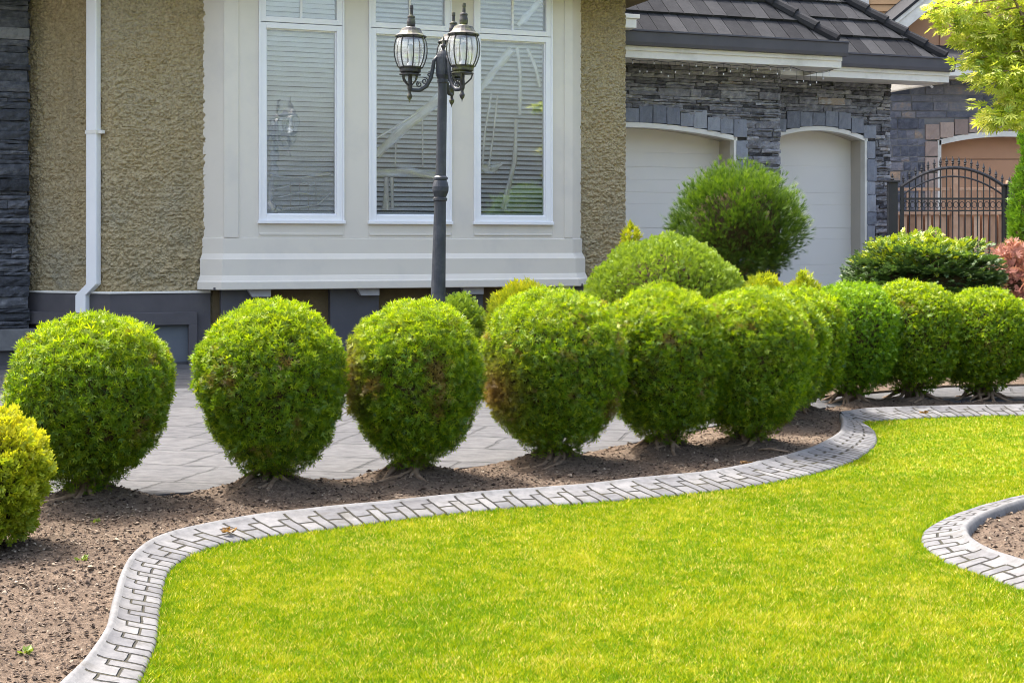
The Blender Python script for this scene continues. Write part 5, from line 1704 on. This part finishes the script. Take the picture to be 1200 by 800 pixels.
# round pine on a short trunk
def pine():
    y = 15.2
    x, zt = XZ(864, 193, y); _, zb = XZ(864, 331, y)
    R = 74 / F * y
    o = thing('round_pine', 'big round needle leaved pine in front of the garage pier between the two doors', 'pine', (x, y, 0))
    cz = zb + 0.47 * (zt - zb)
    nt_ = 900
    # clumpy crown: tufts in clusters
    cl = RNG.normal(size=(230, 3)); cl /= np.linalg.norm(cl, axis=1)[:, None]
    rad = np.array([R, R * 0.95, (zt - zb) / 2 * 0.97])
    cen = cl * rad * (0.86 + 0.10 * RNG.random((230, 1)))
    cen[:, 2] = np.where(cen[:, 2] < 0, cen[:, 2] * 0.95, cen[:, 2])
    cen[:, 0] *= np.where(cen[:, 2] < -0.3 * rad[2], 0.86, 1.0)
    n_per = 46
    P = []; D = []
    for c, d in zip(cen, cl):
        o_ = RNG.normal(size=(n_per, 3)) * 0.062
        P.append(c + o_); D.append(d * 0.8 + np.array([0, 0, 0.85]) + o_ * 5 + RNG.normal(size=(n_per, 3)) * 0.30)
    ex = RNG.normal(size=(1600, 3)); ex /= np.linalg.norm(ex, axis=1)[:, None]
    P.append(ex * rad * 0.74); D.append(ex + np.array([0, 0, 0.7]) + RNG.normal(size=ex.shape) * 0.3)
    P = np.concatenate(P); D = np.concatenate(D)
    P = P + np.array([0, 0, cz])
    r = 0.35 + 0.25 * (P[:, 2] - cz) / rad[2] + RNG.normal(0, 0.18, len(P)) + 0.3 * fbm(P, 3.5, 2)
    scatter('foliage', P, D, 0.050 + 0.022 * RNG.random(len(P)), T_NEEDLE, M['pine'], o, r=r)
    hb = MB()
    hv, hf_ = hull(R, zb + 0.1, zt - 0.05, PR2, 0.70); hb.add(hv, hf_); hb.build('inner_twigs', M['twig'], o, smooth=True)
    tk = MB(); tk.tube([(-0.15, 0, 0), (-0.17, 0, 0.5), (-0.06, 0, zb + 0.4)], [0.08, 0.065, 0.05], 10)
    for k in range(5):
        a = k * 1.3; tk.tube([(-0.1, 0, zb - 0.05), (0.3 * math.cos(a), 0.3 * math.sin(a), zb + 0.35), (0.55 * math.cos(a), 0.5 * math.sin(a), zb + 0.75)], [0.04, 0.025, 0.012], 6)
    tk.build('trunk', M['bark'], o, smooth=True)
pine()

# dark spreading conifer with yellow new tips: layered flat sprays
def spreading():
    y = 15.6
    x, zt = XZ(1080, 281, y); _, zb = XZ(1080, 338, y)
    R = 90 / F * y
    o = thing('spreading_conifer', 'dark green spreading conifer with yellow tipped top in front of the iron gate', 'shrub', (x, y, 0))
    n = 17000
    PRS = np.array([(0.0, 0.80), (0.2, 0.93), (0.45, 1.0), (0.7, 0.93), (0.86, 0.78), (0.95, 0.55), (1.0, 0.1)])
    Pq, Nq, q = crown_points(n, R, zb - 0.55, zt - 0.02, PRS, 0.10, 9.0)
    P = Pq - Nq * (RNG.random(n)[:, None] ** 1.3 * 0.18)
    # layers
    P[:, 2] = P[:, 2] + 0.05 * np.sin(P[:, 2] * 34 + 2 * np.arctan2(P[:, 1], P[:, 0]))
    D = Nq * np.array([1, 1, 0.35]) + np.array([0, 0, 0.10]) + RNG.normal(size=(n, 3)) * 0.30
    roll = np.array([0, 0, 1.0]) + RNG.normal(size=(n, 3)) * 0.35
    yel = np.clip((q - 0.80) * 5, 0, 1) + 0.9 * np.clip(fbm(P, 4, 2) - 0.42, 0, 1)
    r = np.where(RNG.random(n) < np.clip(yel, 0.02, 0.85), 0.78 + 0.22 * RNG.random(n), 0.55 * RNG.random(n))
    scatter('foliage', P, D, 0.060 + 0.035 * RNG.random(n), T_SPRIG, M['darkmound'], o, r=r, roll=roll)
    hb = MB(); hv, hf_ = hull(R, zb - 0.5, zt - 0.1, PRS, 0.84); hb.add(hv, hf_); hb.build('inner_twigs', M['twig'], o, smooth=True)
    tk = MB(); tk.tube([(0, 0, 0), (0, 0, 0.7)], [0.08, 0.05], 8); tk.build('trunk', M['bark'], o)
spreading()

# dwarf red maple
PRD = np.array([(0.0, 1.0), (0.3, 1.0), (0.55, 0.88), (0.75, 0.66), (0.9, 0.38), (1.0, 0.03)])
simple_bush('red_maple', 'low pink red weeping maple right of the dark spreading conifer', 1185, 279, 16.4, 50, M['redmaple'], T_PALM, 4200, 0.075, PRD, nzz=0.09, updir=-0.1, rfun=lambda P, q: 0.15 + 0.75 * q + RNG.normal(0, 0.2, len(P)), hullk=0.72, jit=0.7)

# columnar cedar at the right border
PRC = np.array([(0.0, 0.8), (0.15, 1.0), (0.4, 0.96), (0.65, 0.78), (0.85, 0.45), (1.0, 0.03)])
o = simple_bush('columnar_cedar', 'narrow bright green columnar cedar at the right border behind the gate', 1222, 120, 17.2, 43, M['cedar'], T_THUJA_S, 13000, 0.085, PRC, nzz=0.09, updir=0.9, rfun=lambda P, q: 0.35 + 0.35 * fbm(P, 4, 2) + RNG.normal(0, 0.2, len(P)))
o['category'] = 'tree'

# lime green maple reaching in from the right
def maple():
    y = 13.6
    x0 = (1265 - 600) / F * y
    o = thing('maple_tree', 'lime green maple tree reaching in at the upper right corner', 'tree', (x0, y, 0))
    tk = MB()
    tk.tube([(0, 0, 0), (0.04, 0.02, 0.9), (-0.05, 0.0, 1.8), (-0.02, 0, 2.6), (0, 0, 3.6)], [0.10, 0.085, 0.07, 0.05, 0.03], 10)
    blobs = []  # photo column, row, radius px x, y, depth offset
    for px, py, rx, ry, dy in ((1180, 128, 40, 26, 0.0), (1186, 78, 50, 30, 0.1), (1168, 90, 40, 16, -0.2), (1180, 32, 52, 30, 0.2), (1128, 24, 42, 18, 0.1), (1110, 12, 26, 14, 0.0), (1145, 45, 30, 12, 0.1), (1155, 72, 40, 10, 0.0), (1172, 140, 26, 12, -0.2), (1200, 60, 60, 60, 0.3), (1215, 110, 40, 40, 0.2), (1240, 30, 60, 50, 0.3), (1165, -14, 60, 24, 0.2)):
        yy = y + dy
        X, Z = XZ(px, py, yy)
        blobs.append((X - x0, dy, Z, rx / F * yy, ry / F * yy))
        tk.tube([(-0.02, 0, 2.2 + 0.05 * len(blobs)), ((X - x0) * 0.5, dy * 0.5, Z + 0.12), (X - x0 - 0.05, dy, Z + 0.03)], [0.026, 0.014, 0.004], 6)
    tk.build('trunk', M['bark'], o, smooth=True)
    P = []; D = []; RL = []
    for bx, by, bz, rx, rz in blobs:
        n = int(135 * (rx * rz) / 0.06) + 50
        q = RNG.normal(size=(n, 3)); q /= np.linalg.norm(q, axis=1)[:, None]
        q *= RNG.random((n, 1)) ** 0.45
        p = np.array([bx, by, bz]) + q * np.array([rx, max(rx * 0.8, 0.3), rz])
        P.append(p)
        d = q * np.array([1, 0.8, 0.2]) + np.array([-0.35, -0.2, -0.28]) + RNG.normal(size=(n, 3)) * 0.4
        D.append(d); RL.append(np.array([0, 0, 1.0]) + RNG.normal(size=(n, 3)) * 0.5)
    P = np.concatenate(P); D = np.concatenate(D); RL = np.concatenate(RL)
    r = 0.48 + RNG.normal(0, 0.22, len(P)) + 0.35 * fbm(P, 5, 2)
    scatter('crown', P, D, 0.072 + 0.045 * RNG.random(len(P)), T_PALM, M['maple'], o, r=r, roll=RL)
maple()

# little weeds in the bed
for (px, py), lab in (((30, 766), 'pale green weed seedling by the near end of the paver edging'), ((95, 657), 'flat yellow green weed in the bare soil by the golden shrub'), ((112, 613), 'tiny weed sprout in front of the first globe shrub')):
    x, y = G(px, py, 0.02)
    n = 16 if py > 650 else 9
    a = RNG.random(n) * 2 * PI
    D = np.stack([np.cos(a), np.sin(a), 0.35 + 0.5 * RNG.random(n)], 1)
    P = np.stack([np.cos(a) * 0.01, np.sin(a) * 0.01, np.full(n, 0.02)], 1)
    o = scatter('weed', P, D, 0.016 + 0.022 * RNG.random(n), T_LEAF, M['weed'])
    o.location = (x, y, 0.005); tag(o, lab, 'weed', 'weeds in the soil bed')

# ------------------------------------------------------------------ LAMP POST
LY = 13.0
lx, _ = XZ(511, 340, LY)
lamp = thing('lamp_post', 'grey three lantern garden lamp post in front of the bay window', 'lamp post', (lx, LY, 0.04))
def lz(py): return H - (py - HY) / F * LY - 0.04
PXM = LY / F
lean = math.atan2(6.0 * PXM, lz(60) - lz(340))
lamp.rotation_euler = (0, lean, 0)
# the post's own x offset at rising height is dealt with by the lean of the whole lamp
po = MB()
r_lo, r_up = 8.6 * PXM, 6.2 * PXM
po.lathe([(0.17, 0.0), (0.17, 0.05), (0.14, 0.08), (0.12, 0.35), (0.085, 0.42), (r_lo, 0.5), (r_lo * 0.99, lz(340)), (r_lo * 0.80, lz(236)), (r_lo * 0.95, lz(235)), (r_lo * 0.95, lz(232)), (r_lo * 0.80, lz(231)), (r_lo * 1.10, lz(224)), (r_lo * 1.12, lz(219)), (r_lo * 0.95, lz(213)), (r_lo * 0.82, lz(211)), (r_lo * 0.98, lz(210)), (r_lo * 0.98, lz(208)), (r_up * 1.0, lz(206)), (r_up * 0.86, lz(98)), (r_up * 1.05, lz(97)), (r_up * 1.05, lz(95)), (r_up * 1.0, lz(93)), (r_up * 1.35, lz(88)), (r_up * 1.35, lz(68)), (r_up * 1.2, lz(64)), (r_up * 1.0, lz(61)), (0.01, lz(60))], seg=20)
po.build('post', M['lampmetal'], lamp, smooth=False)
fn = MB(); fn.lathe([(0.03, lz(61)), (0.012, lz(58)), (0.02, lz(55.5)), (0.026, lz(54)), (0.012, lz(52.5)), (0.014, lz(49)), (0.001, lz(42))], seg=12); fn.build('finial', M['lampcap'], lamp, smooth=True)
ARM_R = 0.30
def lathe_globe(mb, c, seg=24, mi=0):
    prof = [(13.5, 81), (16, 76), (18.2, 69), (19, 62), (18.6, 55), (17.2, 49), (15.2, 45.5)]
    mb.lathe([(r * PXM, lz(py)) for r, py in prof], (c[0], c[1], 0), seg, mi)
    return prof
for ang in (189, 309, 76):
    a = math.radians(ang); ca, sa = math.cos(a), math.sin(a)
    cx, cy = ca * ARM_R, sa * ARM_R
    ar = MB()
    def rp(r, py): return (ca * r, sa * r, lz(py))
    path = [rp(0.05, 66), rp(0.085, 72), rp(0.095, 82), rp(0.11, 92), rp(0.15, 102), rp(0.21, 107), rp(0.27, 107), rp(ARM_R, 105.5)]
    ar.tube(path, [0.016, 0.017, 0.018, 0.019, 0.02, 0.019, 0.017, 0.016], 8)
    ao = ar.build('arm', M['lampmetal'], lamp, smooth=True)
    sc = MB()
    for (r0, py0, rad_, turns, d0) in ((0.165, 96, 0.034, 1.4, 1), (0.215, 100, 0.026, 1.3, -1), (0.125, 88, 0.024, 1.2, 1)):
        pts = []
        for k in range(20):
            q = k / 19; th = d0 * q * turns * 2 * PI + 1.2; rr = rad_ * (1 - 0.75 * q)
            pts.append((ca * (r0 + rr * math.cos(th)), sa * (r0 + rr * math.cos(th)), lz(py0) + rr * math.sin(th)))
        sc.tube(pts, 0.0065, 5)
    sc.build('scroll', M['lampmetal'], ao, smooth=True)
    ln = MB()
    # cup, dish and drop below the globe
    ln.lathe([(13.8 * PXM, lz(80)), (14.2 * PXM, lz(81)), (12.5 * PXM, lz(83)), (12.5 * PXM, lz(86)), (9.5 * PXM, lz(88))], (cx, cy, 0), 16)
    ln.lathe([(0.0, lz(88)), (12.6 * PXM, lz(88.4)), (12.8 * PXM, lz(89.6)), (2.2 * PXM, lz(90.2)), (2.4 * PXM, lz(96)), (3.0 * PXM, lz(101)), (2.8 * PXM, lz(106)), (1.6 * PXM, lz(109)), (1.8 * PXM, lz(111)), (3.3 * PXM, lz(114)), (2.4 * PXM, lz(117)), (0.8 * PXM, lz(119)), (0.2 * PXM, lz(122))], (cx, cy, 0), 14)
    for k in range(4):
        q = a + PI / 4 + k * PI / 2
        ln.tube([(cx + math.cos(q) * 11.5 * PXM, cy + math.sin(q) * 11.5 * PXM, lz(90)), (cx + math.cos(q) * 10 * PXM, cy + math.sin(q) * 10 * PXM, lz(95)), (cx + math.cos(q) * 6 * PXM, cy + math.sin(q) * 6 * PXM, lz(99)), (cx + math.cos(q) * 2.5 * PXM, cy + math.sin(q) * 2.5 * PXM, lz(102))], 0.007, 6)
    lo = ln.build('lantern', M['lampcap'], lamp, smooth=False)
    gl = MB(); lathe_globe(gl, (cx, cy)); gl.build('globe', M['globe'], lo, smooth=True)
    cg = MB()
    for k in range(8):
        q = 2 * PI * k / 8 + 0.25
        cg.tube([(cx + math.cos(q) * (r + 0.5) * PXM, cy + math.sin(q) * (r + 0.5) * PXM, lz(py)) for r, py in [(13.5, 81), (16, 76), (18.2, 69), (19, 62), (18.6, 55), (17.2, 49), (15.2, 45.5)]], 0.0062, 5)
    cg.build('cage', M['lampcap'], lo, smooth=True)
    bu = MB(); bu.lathe([(0.028, lz(82)), (0.03, lz(76)), (0.012, lz(74)), (0.02, lz(66)), (0.03, lz(60)), (0.022, lz(55)), (0.001, lz(53))], (cx, cy, 0), 12)
    bu.build('bulb', M['white'], lo, smooth=True)
    cp = MB()
    cp.lathe([(14 * PXM, lz(45.2)), (18.3 * PXM, lz(45.5)), (18.5 * PXM, lz(44.2)), (17.2 * PXM, lz(43.2)), (15.0 * PXM, lz(42)), (12.5 * PXM, lz(38.5)), (11.0 * PXM, lz(35.5)), (7.0 * PXM, lz(34.5)), (6.0 * PXM, lz(33.5)), (4.2 * PXM, lz(33)), (4.8 * PXM, lz(31.5)), (5.0 * PXM, lz(28)), (4.0 * PXM, lz(23)), (4.7 * PXM, lz(22)), (4.2 * PXM, lz(20.5)), (2.0 * PXM, lz(19.5)), (1.8 * PXM, lz(13)), (2.2 * PXM, lz(12)), (2.0 * PXM, lz(8.5)), (0.05 * PXM, lz(8))], (cx, cy, 0), 18)
    cp.build('cap', M['lampcap'], lo)

# string of icicle lights under the garage eave --------------------------
ls = thing('light_string', 'string of small white icicle lights hanging under the garage eave', 'lights', (HC[0], HC[1], 0), A)
wm = MB()
t_a, t_b = hp(738, D1 - OV + 0.1), e1 - 0.1
dL = D1 - OV + 0.08
nS = 30
pts = []
for k in range(nS * 3 + 1):
    q = k / (nS * 3)
    pts.append((t_a + (t_b - t_a) * q, dL, zF0 - 0.012 - 0.02 * abs(math.sin(q * PI * 9)) - (0.05 * math.sin((q - 0.8) / 0.2 * PI) if q > 0.8 else 0)))
wm.tube(pts, 0.005, 5)
bulbs = []
for k in range(nS):
    p = pts[k * 3 + 1]; L = random.choice((0.03, 0.08, 0.14, 0.19))
    wm.tube([p, (p[0] + random.uniform(-0.01, 0.01), p[1], p[2] - L)], 0.003, 4)
    bulbs.append((p[0], p[1], p[2] - L))
wm.build('wire', M['iron'], ls)
for p in bulbs:
    bm_ = MB(); bm_.lathe([(0.0, 0.0), (0.007, -0.004), (0.009, -0.016), (0.006, -0.028), (0.0, -0.034)], p, 7)
    bm_.build('bulb', M['white'], ls, smooth=True)

# security light under the neighbour's fascia
fl = thing('security_light', 'small white security light under the neighbouring eave beside the garage corner', 'light')
X_, Z_ = XZ(1092, 98, NY - 0.25)
fl.location = (X_, NY - 0.25, Z_)
m_ = MB(); m_.tube([(0, 0.22, 0.12), (0, 0.0, 0.12), (-0.05, -0.06, 0.07), (-0.05, -0.06, -0.04), (0.0, -0.06, -0.09)], 0.025, 8); m_.build('arm', M['white'], fl, smooth=True)
m_ = MB(); m_.lathe([(0.0, 0.10), (0.05, 0.09), (0.07, 0.03), (0.075, 0.0), (0.0, 0.005)], (0.14, -0.02, 0.02), 12); m_.build('lamp_head', M['iron'], fl)
m_ = MB(); m_.tube([(0.0, 0.0, 0.11), (0.14, -0.02, 0.12)], 0.018, 6); m_.build('bracket', M['iron'], fl)

# dead leaves and a twig lying on the edging
M['dead'] = leaf_mat('dead_leaf', [(0.0, (0.12, 0.06, 0.02)), (1.0, (0.30, 0.17, 0.06))], (0.25, 0.15, 0.05), 0.3)
for (px, py), lab in (((873, 546), 'brown dead leaf clump on the edging near its bend'), ((268, 626), 'brown dead leaf clump on the edging below the second globe shrub'), ((1083, 486), 'dark dead leaf clump on the far strip of edging')):
    x, y = G(px, py, 0.03)
    n = 16; a = RNG.random(n) * 2 * PI
    D = np.stack([np.cos(a), np.sin(a), 0.25 + 0.4 * RNG.random(n)], 1)
    P = np.stack([RNG.normal(0, 0.010, n), RNG.normal(0, 0.010, n), 0.004 + 0.012 * RNG.random(n)], 1)
    o = scatter('dead_leaf', P, D, 0.022 + 0.018 * RNG.random(n), T_LEAF, M['dead'])
    o.location = (x, y, 0.034); tag(o, lab, 'leaf', 'dead leaves on the edging')
x, y = G(906, 528, 0.05)
tw = MB(); tw.tube([(-0.09, 0.05, 0.0), (-0.02, 0.015, 0.012), (0.09, -0.045, 0.0)], [0.007, 0.009, 0.005], 6)
tw.tube([(-0.02, 0.015, 0.012), (0.03, 0.02, 0.02)], [0.005, 0.003], 5)
o = tw.build('twig', M['bark'], None, smooth=True); o.location = (x, y, 0.05)
tag(o, 'short brown twig lying across the edging near its bend', 'twig')
